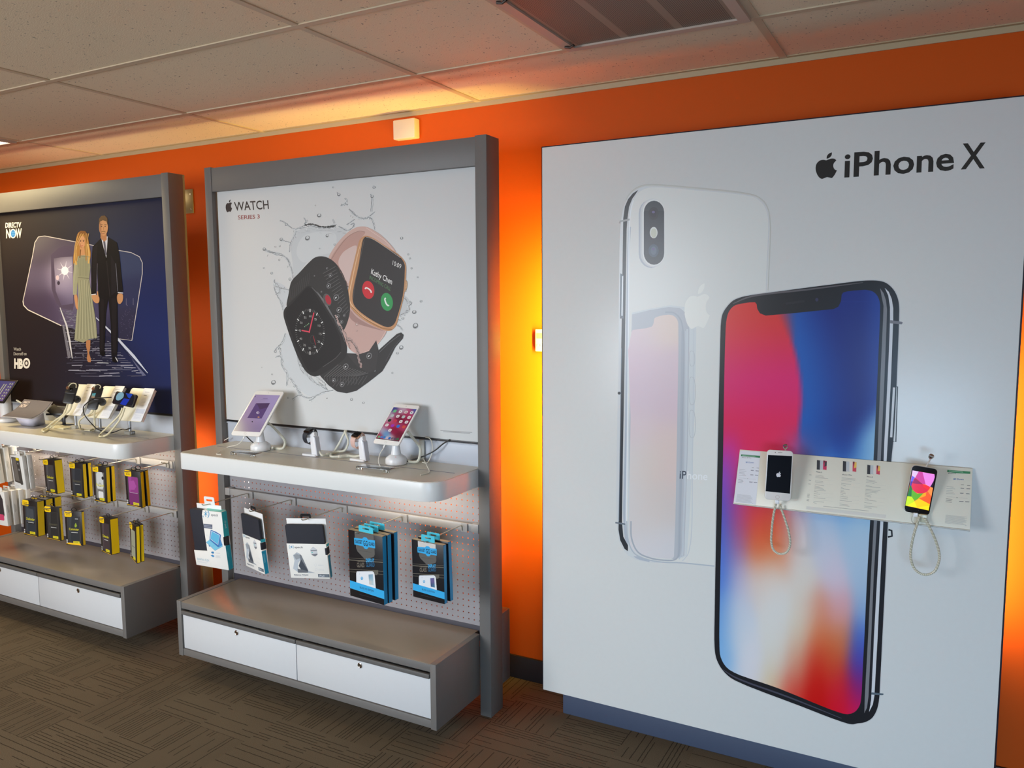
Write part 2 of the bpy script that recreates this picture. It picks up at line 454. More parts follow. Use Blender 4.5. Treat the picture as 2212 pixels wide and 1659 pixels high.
struct('wall_right', (XR, XR+.08), (YF, .08), (-.05, ZC+.05), PALEW)
struct('wall_front', (XL, XR), (YF-.08, YF), (-.05, ZC+.05), PALEW)
struct('baseboard_back', (XL, XR), (-.012, 0), (0, .1006), DKBASE, .002)
struct('trim_1', (XL, XR), (-.022, 0), (ZC-.003, ZC), CREAM)
struct('trim_2', (XL, XR), (-.004, 0), (ZC-.022, ZC-.001), CREAM)
TEE = mat('ceiling_tee', (206, 188, 160), .5)
G0, D1, FT = -4.1959, .4532, 1.2192
bm = bmesh.new()
for j in range(9):
    yy = -D1-.6096*j; box(bm, (XL, XR), (yy-.012, yy+.012), (ZC-.004, ZC+.001))
for k in range(-2, 6):
    X = G0+FT*k; box(bm, (X-.012, X+.012), (YF, 0), (ZC-.0035, ZC+.001))
box(bm, (G0+2.5*FT-.012, G0+2.5*FT+.012), (-D1-.6096, -D1), (ZC-.0035, ZC+.001))
tag(fin(bm, 'trim_3', TEE), kind='structure')

# return air grille in the ceiling
vx0, vx1, vy0, vy1 = G0+2.5*FT+.012, G0+3*FT-.012, -D1-.6096+.012, -D1-.012
vent = empty('ceiling_vent', ((vx0+vx1)/2, (vy0+vy1)/2, ZC), None, 'square return air grille with dark mesh filter set in the ceiling', 'vent')
def lc(o): return tuple(-v for v in o.location)
VENTF = mat('vent_frame', (196, 176, 160), .45)
ox_, oy_ = vent.location.x, vent.location.y
hw = (vx1-vx0)/2; hh = (vy1-vy0)/2
bm = bmesh.new()
prism(bm, [(-hw, -hh), (hw, -hh), (hw, hh), (-hw, hh)], -.014, .0, 'z', hole=[(-hw+.032, -hh+.032), (hw-.032, -hh+.032), (hw-.032, hh-.032), (-hw+.032, hh-.032)])
fin(bm, 'frame', VENTF, vent)
def meshmat():
    mt, nt, b = newmat('perforated_grille')
    tc = nd(nt, 'TexCoord'); sp = nd(nt, 'SeparateXYZ', i0=tc.outputs['Object'])
    fx = mth(nt, 'ABSOLUTE', mth(nt, 'SUBTRACT', mth(nt, 'FRACT', mth(nt, 'DIVIDE', sp.outputs[0], .0055)), .5))
    fy = mth(nt, 'ABSOLUTE', mth(nt, 'SUBTRACT', mth(nt, 'FRACT', mth(nt, 'DIVIDE', sp.outputs[1], .0055)), .5))
    h = mth(nt, 'MULTIPLY', mth(nt, 'LESS_THAN', fx, .34), mth(nt, 'LESS_THAN', fy, .34))
    # solid strips between the perforated fields
    st = mth(nt, 'ABSOLUTE', mth(nt, 'SUBTRACT', mth(nt, 'FRACT', mth(nt, 'ADD', mth(nt, 'DIVIDE', sp.outputs[0], .172), .5)), .5))
    h = mth(nt, 'MULTIPLY', h, mth(nt, 'LESS_THAN', st, .43))
    mx = nd(nt, 'MixRGB'); nt.links.new(h, mx.inputs[0]); mx.inputs[1].default_value = lin((150, 134, 116)); mx.inputs[2].default_value = lin((52, 44, 38))
    nt.links.new(mx.outputs[0], b.inputs['Base Color']); b.inputs['Roughness'].default_value = .5
    return mt
bm = bmesh.new(); box(bm, (-hw+.03, hw-.03), (-hh+.03, hh-.03), (-.008, -.004)); fin(bm, 'grille', meshmat(), vent)
for yy in (hh-.06, -hh+.08):
    bm = bmesh.new(); tube(bm, [(-hw+.012, yy, -.016), (-hw+.03, yy, -.020), (-hw+.045, yy-.004, -.016)], .004, 8)
    fin(bm, 'latch', mat('dark_steel', (70, 62, 58), .35, .7), vent)

# ceiling light fitting, only its near corner is in the frame
lt = empty('ceiling_light', (-4.82, -.757, ZC), None, 'lit square-edged light fitting in the ceiling at the far left edge', 'light')
bm = bmesh.new(); q = .595; r_ = .29
prism(bm, [(-q, -r_), (q, -r_), (q, r_), (-q, r_)], -.012, 0, 'z', hole=[(-q+.02, -r_+.02), (q-.02, -r_+.02), (q-.02, r_-.02), (-q+.02, r_-.02)])
fin(bm, 'frame', VENTF, lt)
mt, nt, b = newmat('light_diffuser'); b.inputs['Base Color'].default_value = lin((250, 248, 235))
b.inputs['Emission Color'].default_value = lin((255, 244, 214)); b.inputs['Emission Strength'].default_value = 3.0
bx('diffuser', (-q+.02, q-.02), (-r_+.02, r_-.02), (-.008, -.004), mt, lt, 0)

# wall fittings
wb = bx('sensor_box', (-.057, .057), (-.04, 0), (-.041, .041), mat('ivory_plastic', (226, 208, 182), .5), None, .004, (-2.115, 0, 2.380))
tag(wb, 'small square cream box on the orange wall above the watch poster', 'sensor box')
tp = empty('wall_thermostat', (-1.4225, 0, 1.473), None, 'white wall thermostat half hidden behind the phone panel', 'thermostat')
bx('housing', (-.07, .07), (-.014, 0), (-.0455, .0455), mat('thermostat_plastic', (240, 238, 214), .4), tp, .003)
bx('display', (-.063, -.02), (-.0155, -.013), (.008, .030), mat('thermostat_display', (168, 166, 128), .3), tp, .0004)
for k in range(3): bx('button', (-.063+.014*k, -.055+.014*k), (-.016, -.013), (-.024, -.016), mat('thermostat_button', (214, 206, 186), .5), tp, .0005)
BRK = mat('bracket_metal', (150, 138, 112), .35, .5)
br = empty('wall_bracket', (-3.505, 0, 2.163), None, 'flat steel wall bracket with two screws beside the left display bay', 'bracket')
bx('plate', (-.10, .0125), (-.006, -.001), (-.0615, .0615), BRK, br, .0008)
for z in (.036, -.040):
    bm = bmesh.new(); lathe(bm, [(.0045, 0), (.0045, .002), (.003, .003)], 12)
    o = fin(bm, 'screw', CHROME, br); o.rotation_euler = (math.radians(90), 0, 0); o.location = (-.003, -.006, z)
# ---------------------------------------------------------------- the two display bays
BF, BB, BT = -.3569, -.2623, 2.242
ZS, ZU = .9940, .9225
def pegboard(bm, x0, x1, z0, z1, y, pitch=.0254, r=.0031):
    nx = int((x1-x0)/pitch); nz = int((z1-z0)/pitch)
    ex = (x1-x0-nx*pitch)/2; ez = (z1-z0-nz*pitch)/2
    vc = {}
    def V(a, c, yy=y):
        k = (round(a, 5), round(c, 5), round(yy, 4))
        if k not in vc: vc[k] = bm.verts.new((a, yy, c))
        return vc[k]
    for i in range(nx):
        for j in range(nz):
            a0 = x0+ex+i*pitch; c0 = z0+ez+j*pitch; mx = a0+pitch/2; mz = c0+pitch/2; h = pitch/2
            sq = [(h, 0), (h, h), (0, h), (-h, h), (-h, 0), (-h, -h), (0, -h), (h, -h)]
            inn = [(r*math.cos(math.pi*k/4), r*math.sin(math.pi*k/4)) for k in range(8)]
            O = [V(mx+u, mz+w) for u, w in sq]; I = [V(mx+u, mz+w) for u, w in inn]; K = [V(mx+u, mz+w, y+.003) for u, w in inn]
            for k in range(8):
                q = (k+1) % 8
                bm.faces.new((O[k], O[q], I[q], I[k])); bm.faces.new((I[k], I[q], K[q], K[k]))
    for (a, b_, c, d) in ((x0, x0+ex, z0, z1), (x1-ex, x1, z0, z1), (x0+ex, x1-ex, z0, z0+ez), (x0+ex, x1-ex, z1-ez, z1)):
        if b_-a > 1e-4 and d-c > 1e-4: bm.faces.new([bm.verts.new((u, y, w)) for u, w in ((a, c), (b_, c), (b_, d), (a, d))])
PANY = -.3249
STRIP, _nt, _b = newmat('led_strip'); _b.inputs['Emission Color'].default_value = (1, .93, .85, 1); _b.inputs['Emission Strength'].default_value = 9
def bay(x1, label, labs, foot=(.141, .150)):
    """x1: outer right side of the bay; everything hangs left of it"""
    x0 = x1-1.4787
    t = empty('display_bay', (x1-.739, BF, 0), None, label, 'display stand')
    def pb(n, x, y, z, m_, bev=.0015): return bx(n, (x0+x[0], x0+x[1]), y, z, m_, None, bev)
    def par(o):
        o.parent = t; o.location = (-t.location.x, -t.location.y, 0); return o
    par(pb('post', (0, .042), (BF, BB), (0, BT), GREY)); par(pb('post', (1.4294, 1.4787), (BF, BB), (0, BT), GREY))
    par(pb('inner_rail', (.042, .0465), (PANY-.001, BB), (.30, 2.16), GREYS, .0005))
    par(pb('header', (.0425, 1.429), (BF+.002, BF+.022), (2.133, BT-.004), GREY))
    par(pb('foot', (1.4294, 1.4785), (BB, -.200), (.10, .394), GREYS)); par(pb('foot', (0, .042), (BB, -.200), (.10, .394), GREYS))
    bm = bmesh.new(); pegboard(bm, x0+.0465, x0+1.4294, .352, .925, PANY); par(fin(bm, 'pegboard', PEG))
    par(pb('light_strip', foot, (PANY+.012, PANY+.018), (.38, .915), STRIP, .0))
    par(pb('gap_shade', (.0465, 1.4294), (PANY+.001, PANY+.006), (.29, .3515), mat('gap_shade_dark', (58, 54, 62), .5), .0005))  # added dark strip, coloured as the shade in the gap above the drawers
    par(pb('back_strip', (.0465, 1.4294), (PANY, PANY+.012), (.985, 1.083), BACKW, .001))
    par(pb('poster_rail', (.0465, 1.4294), (PANY-.006, PANY+.002), (1.0835, 1.0925), mat('black_rail', (30, 28, 30), .4), .0006))
    par(pb('strip_lip', (.0465, 1.4294), (PANY-.006, PANY+.001), (1.0765, 1.0815), BACKW, .0006))
    par(pb('cross_bar', (.03, 1.44), (BB-.02, BB), (.30, .345), GREYS)); par(pb('cross_bar', (.03, 1.44), (BB-.02, BB), (2.10, 2.15), GREYS))
    # shelf with rounded front corners
    sh = empty('display_shelf', (x1-.739, BF, ZS), None, labs[0], 'shelf')
    a, b_ = x0+.0935, x0+1.4292; yf, yb = -.650, PANY-.001; R = .075
    def outline(g=0.0):
        o = [(b_-g, yb), (a+g, yb)]
        for k in range(9): q = math.radians(180+90*k/8); o.append((a+g+(R*.45)*(1+math.cos(q)), yf+g+(R*.45)*(1+math.sin(q))))
        for k in range(9): q = math.radians(270+90*k/8); o.append((b_-g-R+R*math.cos(q), yf+g+R+R*math.sin(q)))
        return o
    bm = bmesh.new(); prism(bm, outline(), ZU, ZS-.002, 'z', bev=.002)
    o = fin(bm, 'body', WHITEP, sh); o.location = [-v for v in sh.location]
    bm = bmesh.new(); prism(bm, outline(.003), ZS-.002, ZS, 'z')
    o = fin(bm, 'top', SHELFTOP, sh); o.location = [-v for v in sh.location]
    o = bx('cable_slot', (a+.04, b_-.035), (-.4690, -.4655), (ZS-.0005, ZS+.0006), mat('slot_shadow', (96, 98, 120), .5), sh, 0); o.location = [-v for v in sh.location]
    # drawer unit
    dc = empty('drawer_cabinet', (x1-.739, -.5, .086), None, labs[1], 'cabinet')
    def dp(n, x, y, z, m_, bev=.0012, par_=None):
        o = bx(n, (x0+x[0], x0+x[1]), y, z, m_, None, bev); o.parent = dc; o.location = [-v for v in dc.location]; return o
    F_ = -.6668; zt, zb = .3345, .086
    dp('side_panel', (.064, .090), (F_, BF), (zb, zt), GREY); dp('side_panel', (1.4045, 1.4294), (F_, BF), (zb, zt), GREY)
    dp('top_panel', (.0905, 1.404), (F_+.002, PANY-.0012), (zt-.032, zt-.0045), GREY)
    dp('top_sheet', (.0905, 1.404), (F_+.0025, PANY-.0012), (zt-.0043, zt-.002), mat('taupe_top', (138, 127, 113), .27, 0, 0, .03, 30, .05, 900), .0004)
    dp('bottom_panel', (.0905, 1.404), (F_+.002, BF), (zb+.003, zb+.033), GREY)
    mid = .7545
    for k, (p, q, h0, h1) in enumerate(((.094, mid-.002, .094, mid+.004), (mid+.002, 1.402, mid+.008, 1.402))):
        d = dp('drawer', (p, q), (F_+.006, F_+.30), (zb+.036, .277), DRW)
        d2 = bx('handle', (x0+h0, x0+h1), (F_-.004, F_+.008), (.2775, .2945), GREYS, d, .0012)
        bm = bmesh.new(); lathe(bm, [(.0105, 0), (.0105, .003), (.008, .004), (.006, .0028)], 24)
        c = fin(bm, 'lock', CHROME, d); lx = (p+q)/2+(.0 if k else .0)
        c.rotation_euler = (math.radians(90), 0, 0); c.location = (x0+lx, F_+.006, .256)
        bm = bmesh.new(); box(bm, (-.0012, .0012), (-.004, .004), (0, .0045)); 
    return t
xB, xA = -1.5173, -3.2394
bay(xB, 'grey display bay with watch poster, pegboard and two grey posts', ['white rounded shelf of the watch bay carrying two tablets and two watches', 'low grey drawer unit with two white drawers under the watch bay'])
bay(xA, 'grey display bay at the left with dark navy couple poster', ['white rounded shelf of the left bay carrying phone stands and a sign', 'low grey drawer unit with two white drawers at the left edge'], (.160, .205))
# hook rails
ZRU, ZRL = .8480, .6020
RAILM = mat('rail_metal', (160, 157, 155), .35, 0, 0, .02)
def rail(x1, z, label, grp):
    x0 = x1-1.4787
    t = empty('hook_rail', (x1-.739, -.350, z), None, label, 'rail', grp)
    def p(n, x, y, zz, bev=.001):
        o = bx(n, (x0+x[0], x0+x[1]), y, zz, RAILM, t, bev); o.location = [-v for v in t.location]; return o
    p('bar', (.05, 1.426), (-.357, -.346), (z-.0150, z+.0150))
    p('end_bracket', (.0475, .078), (-.3595, PANY-.001), (z-.017, z+.017)); p('end_bracket', (1.3975, 1.4285), (-.3595, PANY-.001), (z-.017, z+.017))
    p('clip', (.73, .765), (-.3600, -.3572), (z-.0165, z+.0165))
    return t
rail(xB, .7560, 'horizontal pale metal hook rail on the watch bay pegboard', 'hook rails')
rail(xA, ZRU, 'upper pale metal hook rail on the left bay pegboard', 'hook rails')
rail(xA, ZRL, 'lower pale metal hook rail on the left bay pegboard', 'hook rails')
def hook_mesh(L):
    bm = bmesh.new()
    box(bm, (-.006, .022), (-.0045, 0), (-.0175, .0175), .0008, 2, 0)
    for f in bm.faces: f.material_index = 1
    tube(bm, smoothpts([(0, -.006, -.012), (0, -.007, 0), (0, -.010, .008), (0, -.02, .010), (0, -L*.5, .0105), (0, -L, .012), (0, -L-.008, .018)], False, 5), .0022, 8)
    me = bpy.data.meshes.new('display_hook'); bmesh.ops.recalc_face_normals(bm, faces=bm.faces[:]); bm.to_mesh(me); bm.free(); me.materials.append(WIRE); me.materials.append(RAILM)
    return me
HM = {}
def hook(x, z, L, label, grp):
    if L not in HM: HM[L] = hook_mesh(L)
    o = link('display_hook', HM[L], None, (x, -.3605, z)); return tag(o, label, 'hook', grp)
# ---------------------------------------------------------------- big phone panel
NL, NR, NB, NT, NF = -1.3576, .1811, .0941, 2.2007, -.219
pn = empty('advertising_display', (-.588, NF, NB), None, 'huge white free-standing panel showing a black phone in front of a white one', 'display panel')
def off(o, t): o.location = [-v for v in t.location]; return o
off(bx('board', (NL, NR), (NF, NF+.004), (NB, NT), mat('panel_white', (222, 223, 220), .28, spec=.38), pn, .001), pn)
off(bx('backing', (NL-.005, NR+.005), (NF+.0042, NF+.028), (NB-.001, NT+.0045), mat('navy_edge', (30, 24, 36), .5), pn, .001), pn)
off(bx('base', (-1.2847, .115), (-.189, -.075), (0, NB-.0012), SLATE, pn, .002), pn)
off(bx('support', (-.95, -.90), (-.19, -.16), (NB, 2.1), GREYS, pn), pn); off(bx('support', (-.25, -.20), (-.19, -.16), (NB, 2.1), GREYS, pn), pn)
A = Art(MW(pn), 'F', 0.0)
PWH = (222, 223, 220)
# white phone seen from the back
A.view(0, 0, 1)
def I3(p): return [(1280+x/4.367, 380+y/4.367) for x, y in p]
def I4(p): return [(1280+x/2.676, 640+y/2.676) for x, y in p]
def I5(p): return [(1520+x/3.95, 580+y/3.95) for x, y in p]
def I6(p): return [(1520+x/4.365, 1240+y/4.365) for x, y in p]
shadow = I3([(300, 300), (330, 200), (390, 130), (470, 92), (560, 84), (900, 108), (1480, 172), (1570, 205), (1640, 275), (1672, 390), (1655, 1080)])
A.line(shadow, 3.5, (196, 195, 188), sm=True, taper=True); A.line([(x+1, y+1.2) for x, y in shadow], 2.0, (208, 207, 200), sm=True, taper=True)
frame = I3([(250, 1000), (262, 500), (285, 330), (330, 210), (400, 138), (480, 104), (560, 100), (900, 124), (1480, 186), (1560, 215), (1630, 285), (1662, 400), (1655, 700), (1640, 1084)])+[(1656, 900), (1620, 1225)]+I4([(710, 1562), (480, 1542), (300, 1535), (210, 1500), (160, 1430), (142, 1330), (140, 900), (150, 400)])
A.poly(frame, (214, 217, 218), sm=True)
blk = I3([(432, 132), (380, 165), (335, 220), (305, 290), (290, 400)])+I4([(166, 300), (160, 700), (152, 1200), (150, 1350), (160, 1410), (185, 1460), (240, 1498), (205, 1440), (178, 1390), (170, 1300), (176, 900), (185, 400), (190, 100)])+I3([(322, 500), (330, 400), (345, 290), (375, 215), (400, 180)])
body = I3([(350, 480), (358, 330), (385, 230), (440, 155), (510, 116), (600, 108), (900, 130), (1480, 190), (1555, 218), (1622, 288), (1655, 400), (1648, 700), (1634, 1084)])+[(1655, 900), (1625, 1222)]+I4([(710, 1556), (480, 1535), (330, 1528), (250, 1500), (212, 1440), (195, 1340), (200, 900), (212, 300)])
A.poly(body, (226, 227, 222), sm=True)
A.line(I3([(352, 480), (340, 700)])+I4([(200, 300), (192, 900), (186, 1320), (205, 1440), (250, 1505), (330, 1530)]), 5, (184, 192, 202), sm=True)
A.line(I3([(385, 230), (366, 300), (352, 400)])+I4([(207, 250), (200, 900), (194, 1320)]), 2.4, (236, 240, 242), sm=True)
A.poly(blk, (52, 56, 62))
A.line(I4([(167, 300), (160, 800), (152, 1300)]), 1.2, (120, 135, 150), sm=True)
A.line(I3([(255, 448), (262, 428), (300, 422), (350, 410)]), 4, (165, 168, 168)); A.line(I4([(132, 1308), (190, 1318)]), 3.5, (120, 130, 140))
A.poly(I3([(262, 918), (290, 935), (292, 1345), (258, 1345)]), (96, 108, 120)); A.line(I3([(284, 945), (278, 1320)]), 3, (226, 232, 236))
A.ell(*I4([(154, 560)])[0], 3.2, 3.2, (40, 44, 50))
def capsule(x0, x1, y0, y1, c, n=10):
    r = (x1-x0)/2; k = 1.15
    p = [(x0+r-r*math.cos(math.pi*i/n), y0+r*k-r*k*math.sin(math.pi*i/n)) for i in range(n+1)]+[(x0+r+r*math.cos(math.pi*i/n), y1-r*k+r*k*math.sin(math.pi*i/n)) for i in range(n+1)]
    A.poly(I3(p), c)
capsule(436, 668, 222, 868, (186, 192, 200)); capsule(452, 684, 214, 862, (214, 216, 216)); capsule(470, 684, 220, 852, (232, 233, 230)); capsule(484, 676, 234, 838, (74, 78, 84))
A.grad(I3([(486, 330), (675, 330), (668, 740), (484, 740)]), 2, 12, lambda x, y: tuple(70+(y-440)*.14+d for d in (-8, -4, 4)))
for yy, c in ((355, (58, 54, 66)), (705, (104, 116, 132))):
    A.ell(*I3([(576, yy)])[0], 11, 14, (62, 62, 70) if yy < 500 else (86, 98, 114)); A.ell(*I3([(576, yy)])[0], 6.5, 9, c); A.ell(*I3([(574, yy-14)])[0], 3.4, 2.6, (110, 100, 140))
A.ell(*I3([(577, 535)])[0], 8.4, 12.3, (226, 228, 222)); A.ell(*I3([(578, 540)])[0], 6.4, 10, (206, 208, 190))
# mirrored front phone in its back glass
refl = I4([(228, 95), (330, 72), (450, 52), (530, 62), (580, 105), (600, 190), (590, 700), (560, 1300), (545, 1500), (520, 1512), (480, 1518), (205, 1500), (205, 800)])
A.poly(refl, (214, 219, 220))
A.poly(I4([(228, 105), (330, 80), (440, 62), (505, 68), (545, 100), (560, 190), (550, 900), (530, 1500), (470, 1520), (215, 1440), (212, 800)]), (190, 194, 200))
A.line(I4([(548, 190), (540, 900), (520, 1500)]), 4, (206, 212, 216)); A.line(I4([(520, 200), (512, 900), (498, 1505)]), 5, (180, 186, 194))
scr = I4([(228, 196), (300, 186), (335, 180), (350, 165), (357, 130), (365, 122), (440, 106), (470, 114), (492, 140), (496, 190), (490, 700), (472, 1480), (468, 1510), (440, 1518), (380, 1512), (300, 1500), (250, 1480), (218, 1440), (212, 1370), (220, 700)])
wp = rbf([(1375, 720, (222, 198, 206)), (1440, 700, (232, 206, 190)), (1370, 780, (220, 190, 208)), (1450, 800, (216, 188, 202)), (1370, 860, (216, 190, 208)), (1450, 880, (214, 184, 200)), (1368, 930, (222, 200, 206)), (1450, 950, (224, 196, 188)), (1366, 1000, (216, 216, 216)), (1400, 1010, (222, 200, 186)), (1450, 1020, (222, 194, 188)), (1372, 1080, (214, 214, 216)), (1410, 1085, (216, 198, 186)), (1450, 1090, (204, 196, 194)), (1400, 1130, (212, 208, 206)), (1400, 1190, (216, 216, 222)), (1450, 1190, (208, 210, 216))], 30)
_, mask = None, None
def fillpoly(Ar, pts, fn, nx, ny):
    """gradient that fills a closed outline: a triangulated fan of scan bands"""
    off_ = Ar.step(); ys = [p[1] for p in pts]; y0, y1 = min(ys)+.01, max(ys)-.01
    def span(y):
        xs = []
        for i in range(len(pts)):
            (xa, ya), (xb, yb) = pts[i], pts[(i+1) % len(pts)]
            if (ya <= y < yb) or (yb <= y < ya): xs.append(xa+(y-ya)/(yb-ya)*(xb-xa))
        return (min(xs), max(xs)) if len(xs) > 1 else (pts[0][0], pts[0][0])
    P3, cs, tr = [], [], []
    for j in range(ny+1):
        # finer rows near both ends
        t = j/ny; t = t-.12*math.sin(2*math.pi*t)/ (1.0)
        y = y0+(y1-y0)*t; a, b_ = span(y)
        for i in range(nx+1):
            x = a+(b_-a)*i/nx; P3.append(Ar.P(x, y, off_)); cs.append(lin(fn(x, y)))
    for j in range(ny):
        for i in range(nx): q = j*(nx+1)+i; tr += [(q, q+1, q+nx+2), (q, q+nx+2, q+nx+1)]
    Ar.tri(P3, tr, cs)
fillpoly(A, smoothpts(scr, True, 3), lambda x, y: tuple(a*.66+b_*.34 for a, b_ in zip(wp(x, y), (236, 226, 222))), 14, 90)
A.line(I4([(222, 1300), (226, 1400), (262, 1478), (330, 1512), (420, 1526), (476, 1522), (496, 1500), (506, 1300), (520, 700), (524, 210), (506, 130), (470, 96), (420, 92)]), 3.2, (176, 182, 190), sm=True)
A.line(I4([(198, 1300), (204, 1400), (240, 1484), (320, 1522), (420, 1538), (500, 1540), (710, 1560)]), 2.6, (186, 194, 202), sm=True)
A.line(I4([(538, 200), (532, 900), (516, 1480), (500, 1520)]), 2.4, (200, 206, 212), sm=True); A.line(I4([(586, 190), (578, 900), (556, 1480), (520, 1530)]), 1.8, (206, 211, 215), sm=True)
A.poly(I4([(530, 90), (545, 105), (556, 140), (560, 168), (545, 150), (535, 120)]), (70, 72, 78))
for a, b_ in ((318, 402), (468, 626), (660, 816)): A.line(I4([(566, a), (584, a+3), (586, b_-4), (568, b_)]), 1.2, (196, 200, 202), sm=True, closed=True)
A.apple(I3([(868, 1016)])[0], I3([(1108, 1012)])[0], I3([(866, 1444)])[0], (238, 238, 230))
A.text('iPhone', I4([(503, 1053)])[0], I4([(664, 1063)])[0], I4([(505, 1008)])[0], (240, 242, 242), .008)
A.text('iP', I4([(503, 1053)])[0], I4([(542, 1055)])[0], I4([(505, 1008)])[0], (74, 82, 96), .012)
# black phone
outer = I5([(118, 1659), (130, 1100), (140, 700), (150, 440), (165, 380), (200, 325), (250, 275), (310, 248), (400, 228), (700, 187), (1100, 135), (1380, 103), (1500, 106), (1560, 125), (1620, 180), (1655, 250), (1668, 320), (1667, 450), (1650, 900), (1625, 1400), (1600, 1659)])+I6([(1715, 0), (1690, 500), (1665, 1000), (1652, 1200), (1625, 1300), (1580, 1365), (1510, 1400), (1450, 1408), (1400, 1417), (1300, 1392), (900, 1240), (300, 1005), (220, 950), (160, 880), (118, 790), (103, 690), (105, 300)])
outer = smoothpts(outer, True, 4)
A.line(outer, 4.0, (206, 208, 208), closed=True)
A.poly(outer, (34, 35, 40))
# steel side
st2 = I5([(1545, 165), (1580, 200), (1605, 260), (1618, 340), (1617, 450), (1600, 900), (1575, 1400), (1560, 1659)])+I6([(1668, 0), (1640, 600), (1610, 1150), (1595, 1230), (1560, 1300), (1580, 1180), (1600, 700), (1638, 0)])+I5([(1535, 1659), (1560, 1000), (1590, 450), (1590, 330), (1575, 230)])
A.poly(st2, (214, 217, 222))
st1 = I5([(1505, 168), (1535, 210), (1555, 270), (1565, 350), (1560, 500), (1540, 1000), (1510, 1659)])+I6([(1605, 0), (1580, 600), (1555, 1150), (1540, 1260), (1515, 1312), (1520, 1150), (1550, 600), (1578, 0)])+I5([(1480, 1659), (1510, 900), (1530, 450), (1535, 320)])
A.poly(st1, (128, 129, 134))
A.line(I5([(1580, 300), (1583, 420), (1560, 1000), (1525, 1659)])+I6([(1620, 0), (1590, 800), (1565, 1240)]), 3.4, (40, 41, 48), sm=True)
A.poly(I5([(1592, 440), (1692, 455), (1700, 462), (1690, 476), (1590, 468)]), (120, 118, 124)); A.poly(I6([(1584, 1115), (1694, 1126), (1696, 1136), (1684, 1142), (1580, 1136)]), (92, 106, 118))
A.line(I5([(1625, 1000), (1655, 1008), (1640, 1480), (1605, 1475)]), 2.0, (30, 31, 36)); A.line(I5([(1625, 1015), (1600, 1440)]), 5, (210, 213, 216))
A.line(I5([(250, 300), (400, 240), (900, 178), (1360, 120)]), 4, (96, 92, 96), sm=True, taper=True)
A.line(I6([(180, 900), (300, 975), (800, 1160), (1300, 1360)]), 3.5, (74, 74, 88), sm=True, taper=True)
scr = I5([(165, 1659), (175, 1000), (185, 600), (195, 440), (215, 370), (260, 318), (330, 298), (440, 290), (452, 305), (458, 345), (480, 382), (530, 402), (800, 378), (1110, 346), (1150, 325), (1172, 280), (1178, 225), (1190, 205), (1225, 196), (1380, 182), (1440, 195), (1480, 230), (1503, 290), (1505, 370), (1490, 760), (1470, 1200), (1448, 1659)])+I6([(1542, 0), (1520, 500), (1500, 900), (1484, 1180), (1470, 1240), (1430, 1295), (1370, 1320), (1300, 1312), (700, 1075), (270, 920), (200, 860), (160, 780), (150, 700), (158, 0)])
low = rbf([(x, y, c) for y, row in {
 960: [(1570, (206, 50, 150)), (1620, (226, 40, 92)), (1680, (224, 44, 92)), (1720, (160, 80, 140)), (1760, (46, 88, 166)), (1830, (24, 66, 156)), (1870, (92, 150, 208)), (1895, (166, 206, 226))],
 1030: [(1560, (140, 80, 200)), (1600, (206, 60, 130)), (1660, (222, 56, 78)), (1705, (206, 90, 120)), (1740, (130, 130, 190)), (1800, (64, 122, 200)), (1850, (110, 172, 222)), (1890, (166, 204, 228))],
 1095: [(1560, (84, 90, 206)), (1590, (190, 70, 140)), (1630, (222, 62, 76)), (1685, (226, 76, 70)), (1720, (200, 190, 214)), (1780, (150, 186, 222)), (1830, (134, 182, 224)), (1880, (156, 194, 222))],
 1150: [(1558, (76, 106, 212)), (1595, (190, 80, 120)), (1640, (230, 86, 56)), (1690, (230, 92, 60)), (1716, (220, 212, 214)), (1780, (190, 204, 222)), (1850, (176, 202, 222))],
 1188: [(1558, (74, 118, 214)), (1590, (160, 130, 180)), (1635, (232, 122, 66)), (1680, (232, 132, 76)), (1715, (224, 212, 206)), (1780, (206, 206, 220)), (1850, (176, 200, 222))],
 1245: [(1558, (76, 126, 216)), (1595, (196, 190, 214)), (1635, (226, 214, 206)), (1675, (228, 220, 212)), (1740, (224, 216, 206)), (1800, (214, 202, 218)), (1870, (172, 196, 220))],
 1320: [(1558, (104, 158, 222)), (1590, (206, 214, 226)), (1680, (224, 222, 218)), (1738, (224, 214, 200)), (1770, (224, 146, 120)), (1812, (222, 168, 178)), (1874, (150, 180, 214))],
 1380: [(1558, (116, 174, 228)), (1592, (212, 218, 226)), (1680, (224, 222, 216)), (1728, (222, 208, 184)), (1768, (222, 120, 70)), (1812, (214, 128, 80)), (1864, (70, 112, 200))],
 1430: [(1560, (130, 182, 228)), (1620, (220, 220, 226)), (1680, (222, 216, 202)), (1720, (216, 150, 120)), (1760, (212, 46, 30)), (1802, (208, 78, 44)), (1858, (76, 66, 170))],
 1490: [(1580, (196, 212, 226)), (1620, (222, 216, 222)), (1668, (222, 204, 164)), (1708, (220, 82, 66)), (1762, (208, 22, 18)), (1812, (214, 34, 50)), (1856, (140, 34, 120))],
 1545: [(1680, (220, 160, 130)), (1710, (218, 40, 40)), (1762, (204, 18, 20)), (1812, (218, 14, 44)), (1850, (226, 24, 86))]}.items() for x, c in row], 19, 33)
